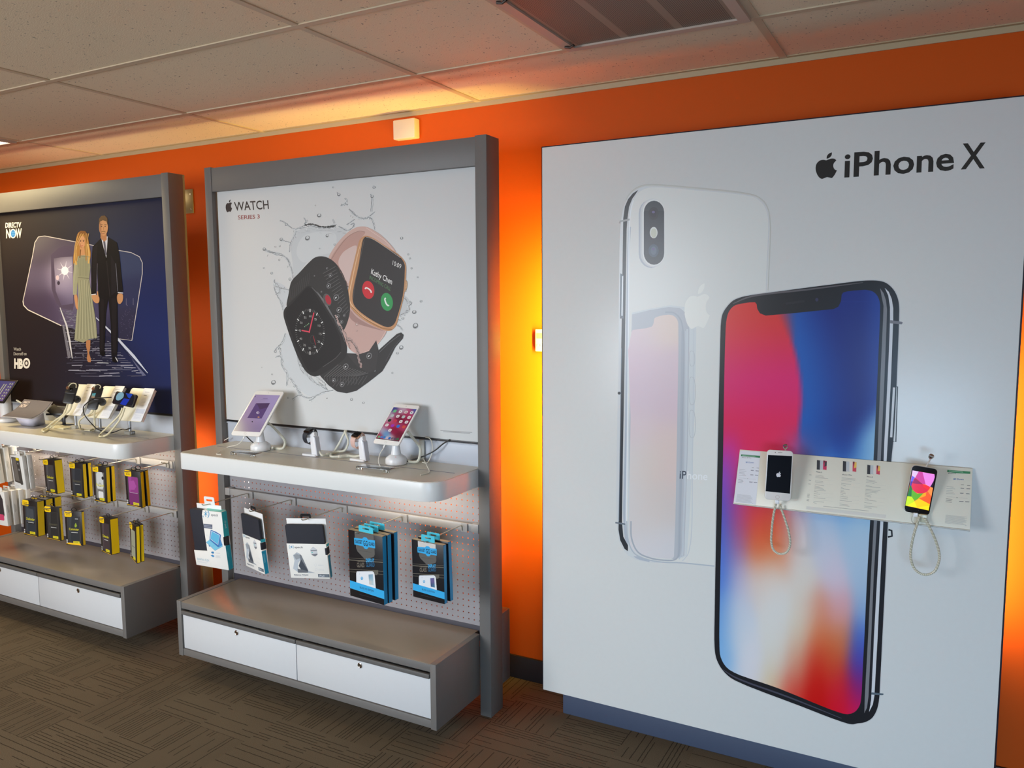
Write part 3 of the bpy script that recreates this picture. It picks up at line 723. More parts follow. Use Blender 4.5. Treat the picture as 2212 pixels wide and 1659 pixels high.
def phonewall(x, y):
    dy = (y-870)/200.0
    xb = 1728-46*dy*dy if y < 870 else 1728-12*((y-870)/100.0)
    def sst(t): t = max(0, min(1, t)); return t*t*(3-2*t)
    tl = sst((y-660)/170.0)
    L = tuple(a*(1-tl)+b_*tl for a, b_ in zip((226, 56, 50), (226, 34, 112)))
    t2 = sst((y-820)/120.0); L = tuple(a*(1-t2)+b_*t2 for a, b_ in zip(L, (228, 34, 88)))
    u = max(0, (x-xb))/160.0
    Rr = tuple(a+(b_-a)*sst(u*1.25) for a, b_ in zip((28, 94, 182), (18, 42, 130)))
    e = sst((x-1855)/50.0)*.55; Rr = tuple(a+(b_-a)*e for a, b_ in zip(Rr, (34, 80, 176)))
    wd = 16+60*max(0, (740-y)/100.0)+26*max(0, (y-930)/60.0)
    f = sst((x-xb+wd*.25)/wd); up = tuple(a+(b_-a)*f for a, b_ in zip(L, Rr))
    g = sst((y-900)/90.0); lo = low(x, y) if g > 0 else (0, 0, 0)
    g2 = sst(((x-1840)*.9+(y-900))/90.0)
    g = max(g, g2 if y > 860 else 0); 
    if g > 0 and lo == (0, 0, 0): lo = low(x, y)
    return tuple(a*(1-g)+b_*g for a, b_ in zip(up, lo))
fillpoly(A, smoothpts(scr, True, 4), phonewall, 44, 130)
A.poly(I5([(430, 262), (440, 290), (452, 305), (458, 345), (480, 382), (530, 402), (800, 378), (1110, 346), (1150, 325), (1172, 280), (1178, 225), (1190, 205), (1225, 196), (1225, 150), (800, 200)]), (34, 35, 40))
A.line(I5([(700, 300), (712, 298), (860, 278)]), 5, (46, 44, 50)); A.ell(*I5([(966, 266)])[0], 3.4, 4, (58, 56, 84))
A.line([(1919, 1144), (1926, 1146), (1927, 1158), (1918, 1160)], 4, (30, 32, 38))
A.build('printed_phones', GLOSS, pn)
T = Art(MW(pn), 'F', 0.0); T.n = 3; T.view(1740, 290, 5.267)
K = (44, 43, 42)
T.apple((110, 216), (352, 203), (118, 512), K)
T.text('iPhone', (438, 487), (1688, 402), (448, 214), K, .018)
T.text('X', (1766, 394), (2040, 380), (1782, 106), K, .018)
T.build('lettering', GLOSS, pn)

# ---------------------------------------------------------------- watch poster
PX0, PX1 = xB-1.4787+.0465, xB-.0493
def poster(name, x0, x1, label, c):
    t = empty('poster', ((x0+x1)/2, PANY-.0085, 1.0925), None, label, 'poster')
    off(bx('sheet', (x0+.004, x1-.001), (PANY-.0085, PANY-.003), (1.0930, 2.136), mat(name, c, .5, 0, 0, .008, 2), t, .0008), t)
    return t
ps = poster('watch_poster_paper', PX0, PX1, 'pale poster of two smart watches splashed with water', (214, 214, 212))
A = Art(MW(ps), 'F', 0.0, (460, 380, 3.318))
# water
w1 = (200, 202, 202); w2 = (184, 187, 188); wd_ = (104, 106, 106); wm = (150, 153, 154)
A.poly([(590, 395), (660, 368), (860, 372), (960, 380), (900, 500), (840, 590), (700, 600), (580, 730), (570, 620), (560, 500)], w1, sm=True)
A.poly([(640, 440), (760, 400), (880, 420), (860, 540), (760, 570), (650, 620), (600, 560)], (208, 210, 209), sm=True)
A.poly([(530, 1130), (600, 1240), (640, 1390), (760, 1490), (830, 1540), (700, 1580), (590, 1500), (520, 1400), (490, 1260)], (204, 207, 208), sm=True)
A.poly([(445, 760), (540, 815), (530, 900), (505, 965), (470, 880)], (204, 206, 207), sm=True)
A.poly([(1350, 850), (1400, 880), (1410, 960), (1340, 1010), (1320, 960)], w1, sm=True)
rs = random.Random(3)
def squig(pts, w, c, jit=5, tw=True):
    P_ = smoothpts(pts, False, 7); o = []
    for x, y in P_: o.append((x+rs.uniform(-jit, jit), y+rs.uniform(-jit, jit)))
    A.line(o, [max(.8, w*rs.uniform(.3, 1.25)) for _ in o], c)
ST = [[(365, 525), (430, 548), (500, 566), (545, 612), (568, 690), (575, 735)], [(372, 533), (440, 562), (520, 585), (552, 640), (575, 720)], [(480, 458), (520, 468), (552, 480)], [(548, 545), (558, 480), (590, 420), (600, 385)],
 [(575, 380), (620, 375), (660, 352), (700, 345), (740, 356), (790, 368), (830, 360), (880, 352)], [(590, 385), (650, 372), (700, 360), (760, 372), (840, 372), (880, 366)], [(480, 320), (505, 328), (530, 350), (570, 375)], [(650, 300), (668, 330), (655, 345)],
 [(975, 240), (1010, 275), (1060, 303), (1100, 300), (1135, 278), (1158, 262)], [(990, 250), (1030, 290), (1080, 310), (1130, 300), (1155, 360), (1162, 385)], [(915, 215), (940, 205), (968, 210)], [(945, 160), (960, 185), (935, 205)], [(890, 115), (905, 145)],
 [(1130, 130), (1140, 160), (1132, 255)], [(1150, 70), (1160, 90)], [(860, 310), (870, 345)], [(900, 360), (960, 390), (1000, 372), (1010, 340), (985, 350)], [(960, 350), (990, 330), (1015, 312)], [(950, 520), (920, 560), (905, 640), (930, 720), (965, 790)], [(940, 530), (990, 512), (1030, 498)], [(915, 600), (940, 670), (975, 740)],
 [(440, 745), (440, 800), (462, 860), (488, 910), (505, 965)], [(446, 790), (500, 808), (545, 818)], [(440, 760), (470, 790), (480, 830), (450, 850)], [(540, 960), (520, 1040)], [(520, 1130), (495, 1195), (455, 1235), (440, 1260)], [(470, 1215), (485, 1280), (495, 1360), (530, 1420), (528, 1505)], [(450, 1300), (480, 1290), (500, 1340)],
 [(548, 1450), (590, 1500), (620, 1560), (632, 1580)], [(560, 1460), (610, 1530), (630, 1555)], [(570, 1600), (610, 1575), (640, 1570)], [(640, 1578), (690, 1590), (740, 1575), (790, 1550), (860, 1540)], [(690, 1610), (715, 1600), (740, 1575)], [(600, 1255), (615, 1340), (640, 1400), (690, 1440)], [(640, 1380), (700, 1460), (760, 1500), (810, 1500)], [(620, 1330), (660, 1410), (720, 1475)],
 [(1352, 850), (1385, 890), (1400, 930), (1408, 960), (1380, 970)], [(1410, 900), (1425, 915), (1400, 935)], [(1340, 1000), (1370, 985), (1400, 975)], [(1308, 1062), (1340, 1082), (1358, 1106)], [(1312, 1030), (1345, 1035)]]
for p in ST:
    squig(p, 13, (196, 199, 200), 2); squig([(x+4, y+3) for x, y in p], 4, (230, 231, 230), 2); squig(p, 3.4, (112, 114, 114), 2.2); squig([(x+rs.uniform(3, 8), y+rs.uniform(-6, 6)) for x, y in p], 2.2, (146, 148, 148), 4)
for k in range(70):
    p = rs.choice(ST); i = rs.randrange(len(p)-1); t = rs.random(); x = p[i][0]*(1-t)+p[i+1][0]*t+rs.uniform(-16, 16); y = p[i][1]*(1-t)+p[i+1][1]*t+rs.uniform(-16, 16)
    g = rs.choice((120, 150, 170, 232)); A.line([(x, y), (x+rs.uniform(-9, 9), y+rs.uniform(3, 14))], rs.uniform(1.5, 4), (g, g+2, g+2))
squig([(660, 352), (700, 346), (740, 352), (760, 362), (800, 366), (850, 362), (882, 355)], 12, (70, 70, 68), 2)
for k in range(26):
    x = rs.uniform(600, 950); y = 372+rs.uniform(0, 40); A.line([(x, y), (x+rs.uniform(15, 45), y+rs.uniform(-3, 5))], 1.4, (168, 170, 170))
for k in range(40):
    a = rs.random(); x = 620+a*190+rs.uniform(-15, 15); y = 1300+a*220+rs.uniform(-25, 25); A.line([(x, y), (x+rs.uniform(5, 22), y+rs.uniform(4, 22))], 2.0, (120, 124, 126) if k % 2 else w2)
DR = [(762, 284, 13), (678, 446, 16), (820, 428, 11), (874, 492, 7), (903, 135, 10), (1142, 148, 10), (862, 82, 6), (1155, 82, 9), (526, 350, 8), (368, 525, 10), (476, 602, 6), (448, 508, 5), (480, 503, 5), (422, 697, 8), (365, 660, 5), (553, 740, 9), (1353, 446, 9), (1400, 562, 6), (1412, 592, 6), (1424, 662, 6), (1468, 726, 5), (1492, 898, 8), (1443, 976, 13), (1452, 1074, 18), (1362, 1022, 8), (1350, 1230, 14), (1322, 1270, 8), (1287, 1412, 6), (434, 1480, 15), (424, 1422, 5), (448, 1258, 8), (994, 1602, 9), (1080, 1626, 7), (735, 212, 4), (766, 520, 4), (352, 1372, 3), (818, 1594, 5), (490, 455, 10), (540, 1590, 6)]
for x, y, r_ in DR:
    A.ell(x, y, r_, r_*1.15, (120, 122, 122), rs.uniform(0, 90), 14); A.ell(x+r_*.12, y-r_*.1, r_*.70, r_*.85, (206, 207, 206), 0, 12)
    if r_ > 9: A.line([(x-r_*.5, y+r_*.45), (x+r_*.1, y+r_*.62), (x+r_*.55, y+r_*.2)], r_*.3, (86, 86, 86), sm=True)
# drops hidden lower on the sheet
for x, y, r_ in ((700, 1625, 10), (610, 1625, 9)): pass
# rose watch
A.poly([(830, 595), (862, 525), (930, 440), (985, 392), (1040, 366), (1095, 364), (1145, 385), (1200, 420), (1262, 478), (1312, 548), (1200, 520), (1100, 440), (1050, 560), (1010, 700), (985, 800), (930, 720), (890, 655), (850, 606)], (206, 172, 160), sm=True)
A.poly([(846, 603), (890, 520), (960, 440), (1030, 402), (1092, 406), (1062, 450), (1035, 540), (1010, 660), (980, 770), (930, 700), (890, 648)], (190, 150, 138), sm=True)
A.poly([(900, 620), (925, 560), (960, 528), (1030, 500), (1015, 600), (990, 700), (970, 770), (930, 700)], (212, 186, 178), sm=True)
A.line([(850, 600), (900, 520), (975, 432), (1050, 396), (1092, 402)], 3, (150, 116, 106), sm=True)
A.line([(1100, 372), (1170, 420), (1240, 470), (1295, 535)], 4, (226, 198, 188), sm=True)
A.poly([(960, 880), (1000, 960), (1110, 1050), (1245, 1104), (1205, 1180), (1150, 1235), (1095, 1268), (1040, 1275), (980, 1240), (930, 1120), (940, 1000)], (200, 164, 154), sm=True)
A.poly([(975, 950), (1030, 1010), (1120, 1065), (1225, 1110), (1120, 1085), (1020, 1050), (980, 1010)], (168, 132, 124), sm=True)
A.line([(1242, 1108), (1200, 1180), (1140, 1240), (1080, 1266)], 4, (222, 190, 180), sm=True)
A.ell(1374, 792, 20, 46, (176, 138, 100), 12); A.ell(1380, 792, 14, 38, (206, 166, 128), 12)
for k in range(7): A.line([(1372, 758+k*11), (1392, 762+k*11)], 1.6, (140, 106, 76))
A.poly([(1088, 430), (1130, 436), (1240, 502), (1345, 575), (1382, 628), (1386, 700), (1370, 860), (1335, 1000), (1312, 1075), (1272, 1110), (1212, 1100), (1080, 1030), (985, 940), (962, 890), (975, 790), (1005, 650), (1035, 520), (1056, 455)], (196, 144, 100), sm=True)
A.line([(1070, 452), (1040, 560), (1000, 740), (978, 880), (1000, 930), (1080, 1008), (1215, 1082)], 7, (230, 190, 150), sm=True, taper=True)
A.line([(1000, 940), (1090, 1022), (1220, 1092), (1285, 1100)], 5, (150, 104, 66), sm=True)
A.poly([(1098, 436), (1140, 448), (1240, 510), (1340, 578), (1374, 630), (1376, 700), (1362, 860), (1325, 1000), (1300, 1062), (1262, 1084), (1210, 1070), (1090, 1000), (1018, 934), (1002, 880), (1012, 790), (1045, 640), (1068, 500), (1080, 452)], (52, 48, 48), sm=True)
A.line([(1098, 438), (1145, 452), (1245, 516), (1345, 586)], 3, (190, 178, 168), sm=True)
A.line([(1086, 456), (1060, 580), (1018, 780), (1006, 880)], 4, (92, 84, 80), sm=True)
A.text('10:09', (1287, 638), (1348, 666), (1292, 606), (226, 224, 220))
A.text('Kathy Chen', (1134, 702), (1283, 778), (1140, 664), (232, 230, 226), .01)
A.text('INCOMING CALL', (1123, 738), (1274, 826), (1127, 712), (84, 128, 84))
A.ell(1115, 817, 43, 65, (206, 42, 52), -8); A.ell(1248, 903, 43, 65, (52, 152, 84), -8)
A.line([(1093, 812), (1098, 802), (1112, 806), (1128, 818), (1136, 832), (1134, 838)], 10, (236, 226, 222), sm=True)
A.line([(1240, 874), (1234, 882), (1238, 902), (1248, 922), (1258, 930), (1264, 926)], 10, (232, 238, 230), sm=True)
# black watch
A.poly([(532, 935), (545, 840), (565, 755), (620, 695), (690, 620), (735, 584), (790, 577), (850, 600), (905, 655), (945, 730), (975, 850), (984, 960), (965, 1050), (930, 1110), (860, 1040), (780, 900), (700, 790), (610, 860)], (52, 50, 49), sm=True)
for k in range(15):
    t = k/14; A.line([(790+t*150, 700+t*300), (880+t*95, 650+t*310)], 5, (88, 86, 84)); A.line([(790+t*150, 706+t*300), (880+t*95, 656+t*310)], 2.5, (34, 32, 32))
for k in range(10): A.line([(552+k*15, 900-k*14), (562+k*15, 800-k*12)], 3, (70, 68, 67))
A.poly([(955, 1270), (1060, 1275), (1120, 1255), (1172, 1178), (1188, 1250), (1182, 1370), (1150, 1410), (1090, 1410), (1000, 1350)], (58, 55, 55), sm=False)
A.poly([(760, 1420), (860, 1360), (950, 1265), (1040, 1370), (1110, 1408), (1165, 1400), (1182, 1300), (1190, 1248), (1260, 1185), (1320, 1132), (1350, 1122), (1368, 1140), (1362, 1165), (1310, 1225), (1262, 1320), (1215, 1400), (1120, 1475), (1030, 1540), (960, 1558), (890, 1545), (830, 1500), (785, 1450)], (50, 48, 48))
for k in range(13):
    t = k/12; A.line([(800+t*230, 1440-t*5), (900+t*215, 1352+t*60)], 5, (90, 88, 87)); A.line([(804+t*226, 1470+t*20), (800+t*230, 1440-t*5)], 4, (80, 78, 77)); A.line([(804+t*226, 1446), (900+t*215, 1360+t*60)], 2.4, (32, 30, 30))
for k in range(9): A.line([(860+k*26, 1510-k*2), (900+k*26, 1455-k*3)], 4, (84, 82, 81))
A.line([(1195, 1265), (1262, 1200), (1340, 1140)], 4, (96, 96, 98), sm=True); A.line([(1240, 1330), (1290, 1240), (1350, 1165)], 3, (80, 80, 84), sm=True)
A.poly([(688, 788), (720, 800), (770, 860), (830, 950), (900, 1060), (948, 1170), (962, 1240), (950, 1300), (910, 1340), (820, 1400), (760, 1432), (715, 1434), (668, 1400), (620, 1320), (575, 1210), (530, 1080), (508, 1000), (512, 960), (550, 915), (620, 845)], (40, 38, 38), sm=True)
A.line([(710, 798), (760, 852), (830, 960), (905, 1080), (948, 1190)], 9, (104, 102, 102), sm=True, taper=True)
A.line([(750, 830), (800, 900), (860, 1000)], 5, (130, 128, 128), sm=True, taper=True)
A.poly([(682, 798), (708, 808), (752, 872), (810, 962), (872, 1070), (912, 1160), (922, 1225), (912, 1275), (870, 1310), (780, 1372), (722, 1408), (690, 1395), (640, 1310), (590, 1195), (545, 1070), (522, 995), (530, 958), (570, 915), (630, 848)], (26, 24, 25), sm=True)
A.line([(920, 1262), (880, 1306), (790, 1368)], 3, (96, 92, 92), sm=True)
A.ell(822, 888, 27, 46, (96, 92, 90), -18); A.ell(828, 888, 19, 36, (176, 40, 56), -18)
for k in range(8): A.line([(797, 862+k*9), (806, 856+k*9)], 2, (48, 46, 46))
A.line([(868, 1018), (885, 1060), (915, 1120), (930, 1138)], 6, (70, 68, 68), sm=True)
cx_, cy_ = 698, 1117
def dial(a, fr): 
    q = math.radians(a); return (cx_+math.sin(q)*106*fr-.0*fr, cy_-math.cos(q)*164*fr+math.sin(q)*12*fr)
for k in range(60):
    big = k % 5 == 0
    A.line([dial(k*6, .86 if big else .90), dial(k*6, 1.0)], 7 if big else 2.2, (222, 220, 216) if big else (120, 118, 116))
for k in range(12):
    x, y = dial(k*30+2, .70); A.text(['60', '5', '10', '15', '20', '25', '30', '35', '40', '45', '50', '55'][k], (x-9, y+9), (x+9, y+12), (x-9, y-6), (176, 174, 170))
A.ell(718, 1172, 20, 32, (60, 58, 58), 0, 20, None, .1)
A.line([(722, 1148), (738, 1210)], 3, (176, 50, 60)); A.line([(693, 1118), (726, 980)], 8, (220, 60, 84)); A.line([(693, 1118), (638, 1107)], 9, (220, 70, 90)); A.ell(693, 1118, 5, 7, (220, 70, 90))
for k in range(4): A.ell(660+k*9.5, 1080-k*7, 3, 5, (120, 160, 120))
for x, y, r_ in ((845, 712, 13), (832, 788, 16), (886, 872, 20), (906, 960, 18), (897, 1006, 12), (944, 1000, 9), (924, 1046, 12), (820, 662, 7), (730, 716, 5), (780, 830, 6), (1122, 1290, 20), (955, 1366, 19), (868, 1464, 13), (928, 1494, 16), (1035, 1062, 12), (1034, 1110, 6)):
    A.ell(x, y, r_, r_*1.2, (120, 118, 118) if x < 1030 or y > 1200 else (180, 146, 138), 20, 14, None, .28); A.line([(x-r_*.4, y+r_*.3), (x+r_*.1, y-r_*.2)], r_*.35, (226, 226, 224))
squig([(880, 1000), (900, 1050), (935, 1110), (960, 1160), (985, 1220)], 14, (186, 160, 152), 5); squig([(965, 1160), (1000, 1180), (1030, 1240), (1050, 1310), (1062, 1370)], 20, (176, 152, 146), 6)
squig([(960, 1170), (1010, 1200), (1045, 1280), (1062, 1378)], 5, (110, 92, 88), 5); squig([(905, 1060), (950, 1130), (965, 1190), (985, 1240)], 4, (120, 96, 90), 5)
squig([(900, 650), (925, 700), (955, 760), (972, 800)], 6, (110, 88, 82), 5)
A.view(0, 0, 1)
A.line([(952, 930), (1038-18, 934)], 1, (150, 150, 150)); A.line([(958, 932.5), (1016, 936)], 1, (150, 150, 150))
A.build('printed_watches', PRINT, ps)
T = Art(MW(ps), 'F', 0.0, (460, 380, 3.318)); T.n = 2
K = (58, 46, 42)
T.apple((90, 172), (136, 168), (92, 262), K)
T.text('WATCH', (156, 250), (402, 236), (150, 188), K, .010)
T.text('SERIES 3', (180, 312), (336, 304), (179, 284), (150, 66, 62), .01)
T.build('lettering', PRINT, ps)

# ---------------------------------------------------------------- couple poster
QX0, QX1 = xA-1.4787+.0465, xA-.0493
ph = poster('night_poster_paper', QX0, QX1, 'dark navy poster of a man and woman walking on railway tracks', (40, 36, 48))
A = Art(MW(ph), 'F', 0.0, (0, 340, 3.317))
_bg = rbf([(-60, 420, (52, 42, 38)), (-60, 1600, (46, 38, 38)), (300, 450, (50, 44, 48)), (300, 1000, (44, 36, 40)), (250, 1500, (44, 36, 40)), (600, 420, (54, 50, 64)), (850, 560, (54, 66, 96)), (600, 1500, (44, 40, 56)), (1000, 360, (52, 50, 66)), (1100, 600, (40, 46, 92)), (1150, 1000, (36, 48, 104)), (1150, 1400, (40, 54, 116)), (1000, 1600, (36, 44, 90)), (800, 1640, (40, 40, 60))], 170)
def bg(x, y): return tuple(v*.84 for v in _bg(x, y))
A.grad([A.V((x, PANY-.0085, z)) for x, z in ((QX0+.005, 2.135), (QX1-.002, 2.135), (QX1-.002, 1.094), (QX0+.005, 1.094))], 20, 16, bg)
A.n += 2
frame = [(165, 1030), (180, 960), (235, 700), (250, 610), (275, 570), (320, 563), (545, 606), (860, 668), (940, 682), (1000, 712), (1020, 755), (1020, 830), (985, 1060), (945, 1312), (850, 1300), (520, 1225), (440, 1206), (200, 1092), (170, 1060)]
glass = rbf([(300, 620, (96, 90, 96)), (450, 650, (82, 72, 88)), (340, 720, (76, 66, 84)), (260, 900, (92, 82, 104)), (220, 1030, (66, 54, 74)), (465, 800, (214, 204, 216)), (465, 860, (190, 180, 200)), (400, 850, (104, 90, 118)), (530, 850, (130, 116, 140)), (500, 960, (140, 128, 158)), (430, 1060, (76, 64, 90)), (520, 1060, (110, 100, 124)), (320, 1060, (70, 58, 80)), (620, 1100, (72, 66, 96)), (640, 700, (70, 70, 96)), (930, 760, (58, 66, 96)), (960, 950, (48, 52, 84)), (930, 1200, (50, 48, 72)), (900, 1290, (44, 42, 64))], 62)
fillpoly(A, frame, glass, 34, 60)
A.poly([(365, 700), (420, 650), (470, 632), (530, 640), (530, 1060), (520, 1100), (440, 1080), (400, 1040), (370, 940)], (84, 72, 92)); fillpoly(A, [(385, 720), (520, 710), (525, 1050), (440, 1060), (400, 960)], glass, 10, 16)
A.line(frame[:-4], 5, (206, 196, 190), sm=False); A.line([(440, 1206), (200, 1092), (170, 1060), (165, 1030)], 7, (216, 206, 196))
# head lamp and rays
for k in range(8):
    a = math.pi*k/4+.2; A.line([(465-math.cos(a)*58, 812-math.sin(a)*70), (465, 812), (465+math.cos(a)*58, 812+math.sin(a)*70)], [1, 9, 1], (226, 220, 230))
A.ell(465, 812, 26, 30, (244, 240, 244)); A.ell(412, 862, 12, 18, (214, 190, 196)); A.ell(420, 900, 10, 14, (60, 50, 64))
A.line([(905, 1010), (905, 1056)], 3, (116, 110, 130)); A.line([(955, 1008), (955, 1058)], 3, (116, 110, 130)); A.line([(905, 1056), (915, 1062)], 3, (116, 110, 130))
# track bed, sleepers, rails
rs = random.Random(5)
for k in range(34):
    t = (k/33)**1.35; y = 1096+t*470; xa = 420+t*70; xb_ = 560+t*470
    for q in range(5):
        u = rs.random(); L_ = rs.uniform(.08, .3); x1 = xa+(xb_-xa)*u; x2 = min(xb_, x1+(xb_-xa)*L_)
        g = rs.choice((110, 140, 90, 170)); A.line([(x1, y+rs.uniform(-4, 4)), (x2, y+rs.uniform(-4, 4))], 2+5*t*rs.random(), (g-14, g-16, g))
for k in range(120):
    t = rs.random(); x = 470+rs.uniform(0, 540)*t+rs.uniform(-10, 60); y = 1110+t*430
    g = rs.choice((80, 120, 150)); A.line([(x, y), (x+rs.uniform(4, 14), y+rs.uniform(-3, 3))], 3, (g-8, g-8, g))
for k in range(60):
    x = rs.uniform(860, 960); y = rs.uniform(1080, 1300); A.line([(x, y), (x+5, y+3)], 2.5, (88, 80, 108))
for k in range(44):
    t = k/43; A.line([(462+t*48, 1200+t*230), (448+t*40, 1206+t*232)], 3, (150, 146, 156)); A.line([(860+t*190, 1330+t*230), (872+t*150, 1330+t*232)], 4, (120, 122, 150))
A.line([(432, 1076), (455, 1140), (478, 1200), (500, 1310), (520, 1440)], [6, 9, 12, 14, 5], (206, 202, 204), sm=False)
A.line([(690, 1148), (760, 1215), (850, 1305), (960, 1425), (1060, 1545)], [6, 11, 15, 19, 4], (196, 200, 214), sm=False)
A.line([(700, 1166), (850, 1330), (1050, 1560)], 4, (30, 34, 60))
A.line([(640, 1518), (945, 1522)], 3, (130, 130, 150)); A.line([(700, 1470), (780, 1474)], 4, (200, 200, 200))
# woman
sk = (196, 142, 98)
A.poly([(620, 1310), (650, 1310), (648, 1370), (640, 1400), (655, 1450), (652, 1468), (632, 1466), (624, 1440), (630, 1400), (618, 1350)], (176, 120, 80))
A.poly([(530, 690), (545, 600), (560, 545), (582, 528), (605, 530), (628, 560), (640, 620), (652, 700), (640, 745), (600, 700), (560, 730), (540, 780), (528, 760)], (172, 122, 62), sm=True)
A.poly([(560, 710), (600, 690), (645, 712), (650, 790), (640, 870), (690, 1180), (698, 1292), (640, 1302), (600, 1328), (535, 1308), (548, 1150), (565, 1000), (556, 870), (548, 790)], (148, 146, 118))
for k in range(13): A.line([(575+k*5.5, 880), (545+k*12, 1300)], 2.2, (112, 110, 88) if k % 2 else (182, 178, 150))
A.line([(560, 860), (640, 868)], 5, (116, 112, 90)); A.poly([(532, 760), (556, 750), (556, 900), (552, 985), (525, 985), (526, 860)], (160, 158, 130))
A.poly([(536, 985), (552, 985), (560, 1060), (562, 1092), (548, 1080), (540, 1040)], sk, sm=True)
A.ell(590, 606, 24, 44, (206, 150, 108)); A.poly([(575, 640), (606, 640), (612, 700), (570, 705)], sk)
A.poly([(562, 600), (570, 560), (590, 546), (610, 560), (618, 604), (624, 640), (636, 560), (612, 528), (580, 526), (556, 560)], (128, 84, 44))
A.line([(548, 640), (540, 700), (548, 770)], 13, (206, 164, 92), sm=True); A.line([(630, 620), (640, 690), (636, 760)], 11, (212, 170, 100), sm=True); A.line([(580, 660), (574, 720)], 8, (120, 80, 42), sm=True)
A.ell(580, 600, 5, 3, (60, 40, 34)); A.ell(600, 600, 5, 3, (60, 40, 34)); A.line([(584, 634), (598, 634)], 4, (176, 70, 64)); A.line([(590, 606), (588, 620)], 2, (170, 116, 80))
for k in range(7): A.line([(549+k*3.2, 770), (528+k*3.5, 975)], 2, (132, 130, 104) if k % 2 else (172, 170, 142))
for k in range(9): A.line(smoothpts([(566+k*9, 545), (538+k*3+(k > 4)*60, 640), (540+k*4+(k > 4)*56, 740)], False, 4), 3.2, (138, 92, 46) if k % 2 else (214, 172, 104))
A.poly([(566, 590), (574, 640), (590, 652), (580, 620)], (176, 120, 84)); A.line([(572, 594), (586, 593)], 3, (90, 60, 40)); A.line([(594, 593), (608, 594)], 3, (90, 60, 40)); A.line([(575, 705), (645, 714)], 4, (124, 120, 96))
for k in range(6): A.line([(566+k*12, 724), (570+k*11, 850)], 3, (130, 128, 102))
# man
A.poly([(665, 640), (730, 575), (778, 572), (840, 610), (858, 700), (884, 960), (850, 975), (842, 1000), (848, 1300), (840, 1420), (800, 1425), (796, 1200), (778, 1010), (762, 1120), (750, 1390), (716, 1400), (714, 1200), (705, 1000), (700, 760), (690, 985), (656, 980), (655, 800)], (22, 20, 24))
A.poly([(722, 572), (745, 560), (775, 568), (764, 720), (748, 660)], (206, 206, 214)); A.poly([(742, 600), (756, 600), (768, 700), (754, 700), (748, 650)], (96, 94, 106))
A.poly([(668, 650), (700, 620), (694, 760), (688, 960), (664, 960)], (30, 27, 31)); A.poly([(796, 700), (830, 760), (838, 960), (800, 990)], (31, 28, 33)); A.poly([(722, 1010), (748, 1020), (738, 1380), (722, 1380)], (30, 27, 31)); A.poly([(800, 1010), (836, 1010), (832, 1400), (812, 1400)], (30, 27, 31)); A.line([(724, 574), (740, 640), (764, 740)], 5, (12, 11, 14)); A.line([(776, 574), (774, 640), (766, 740)], 5, (12, 11, 14)); A.line([(766, 740), (790, 1000)], 3, (50, 44, 46)); A.line([(700, 760), (694, 900)], 4, (90, 86, 96)); A.line([(832, 760), (846, 960)], 3, (120, 120, 132))
A.poly([(722, 550), (766, 550), (768, 590), (748, 604), (724, 580)], (186, 128, 86)); A.ell(744, 500, 32, 62, (204, 148, 102))
A.poly([(710, 490), (712, 440), (728, 420), (752, 416), (772, 436), (774, 490), (766, 460), (740, 450), (718, 462)], (104, 78, 52))
A.poly([(716, 470), (728, 462), (730, 540), (738, 558), (724, 545), (714, 510)], (176, 122, 84)); A.line([(722, 482), (738, 482)], 4, (96, 68, 46)); A.line([(750, 482), (766, 482)], 4, (96, 68, 46)); A.ell(730, 494, 5, 3, (50, 38, 34)); A.ell(756, 494, 5, 3, (50, 38, 34)); A.line([(744, 500), (743, 520)], 3, (168, 112, 74)); A.line([(728, 534), (742, 530), (758, 534)], 6, (150, 108, 66)); A.line([(734, 546), (752, 546)], 3, (146, 84, 68))
A.line([(656, 984), (690, 980)], 7, (214, 214, 220)); A.line([(846, 968), (884, 972)], 7, (214, 214, 220))
A.poly([(660, 990), (690, 985), (712, 1000), (710, 1040), (690, 1044), (666, 1020)], sk, sm=True); A.line([(700, 960), (705, 1010)], 9, sk, sm=True); A.poly([(846, 980), (880, 980), (880, 1030), (860, 1050), (846, 1040)], sk, sm=True)
A.poly([(718, 1395), (752, 1390), (758, 1415), (740, 1424), (720, 1415)], (14, 13, 15)); A.poly([(806, 1425), (838, 1425), (850, 1460), (832, 1472), (806, 1462)], (14, 13, 15)); A.line([(830, 1432), (846, 1462)], 6, (190, 190, 196))
A.build('printed_scene', MATTE, ph)
T = Art(MW(ph), 'F', 0.0, (0, 340, 3.317)); T.n = 2
wh = (234, 228, 216)
T.text('DIRECTV', (38, 504), (150, 500), (40, 468), wh, .03)
T.text('N', (44, 578), (74, 576), (44, 514), wh, .03); T.text('W', (112, 576), (156, 574), (112, 510), wh, .03)
T.ell(94, 546, 22, 34, wh); T.ell(94, 546, 16, 27, (46, 120, 190)); T.line([(80, 540), (108, 536)], 4, (90, 160, 216)); T.line([(82, 556), (106, 552)], 4, (90, 160, 216))
T.build('channel_lettering', PRINT, ph)
T = Art(MW(ph), 'F', 0.0, (0, 340, 3.317)); T.n = 2
T.text('Watch', (98, 1384), (150, 1384), (98, 1362), (206, 200, 188)); T.text('Divorce® on', (98, 1418), (190, 1418), (98, 1396), (206, 200, 188))
T.text('HB', (102, 1508), (164, 1510), (102, 1440), wh, .06)
T.ell(190, 1475, 26, 38, wh); T.ell(190, 1475, 15, 23, (60, 46, 42)); T.ell(190, 1475, 8, 12, wh)
T.build('lettering', PRINT, ph)
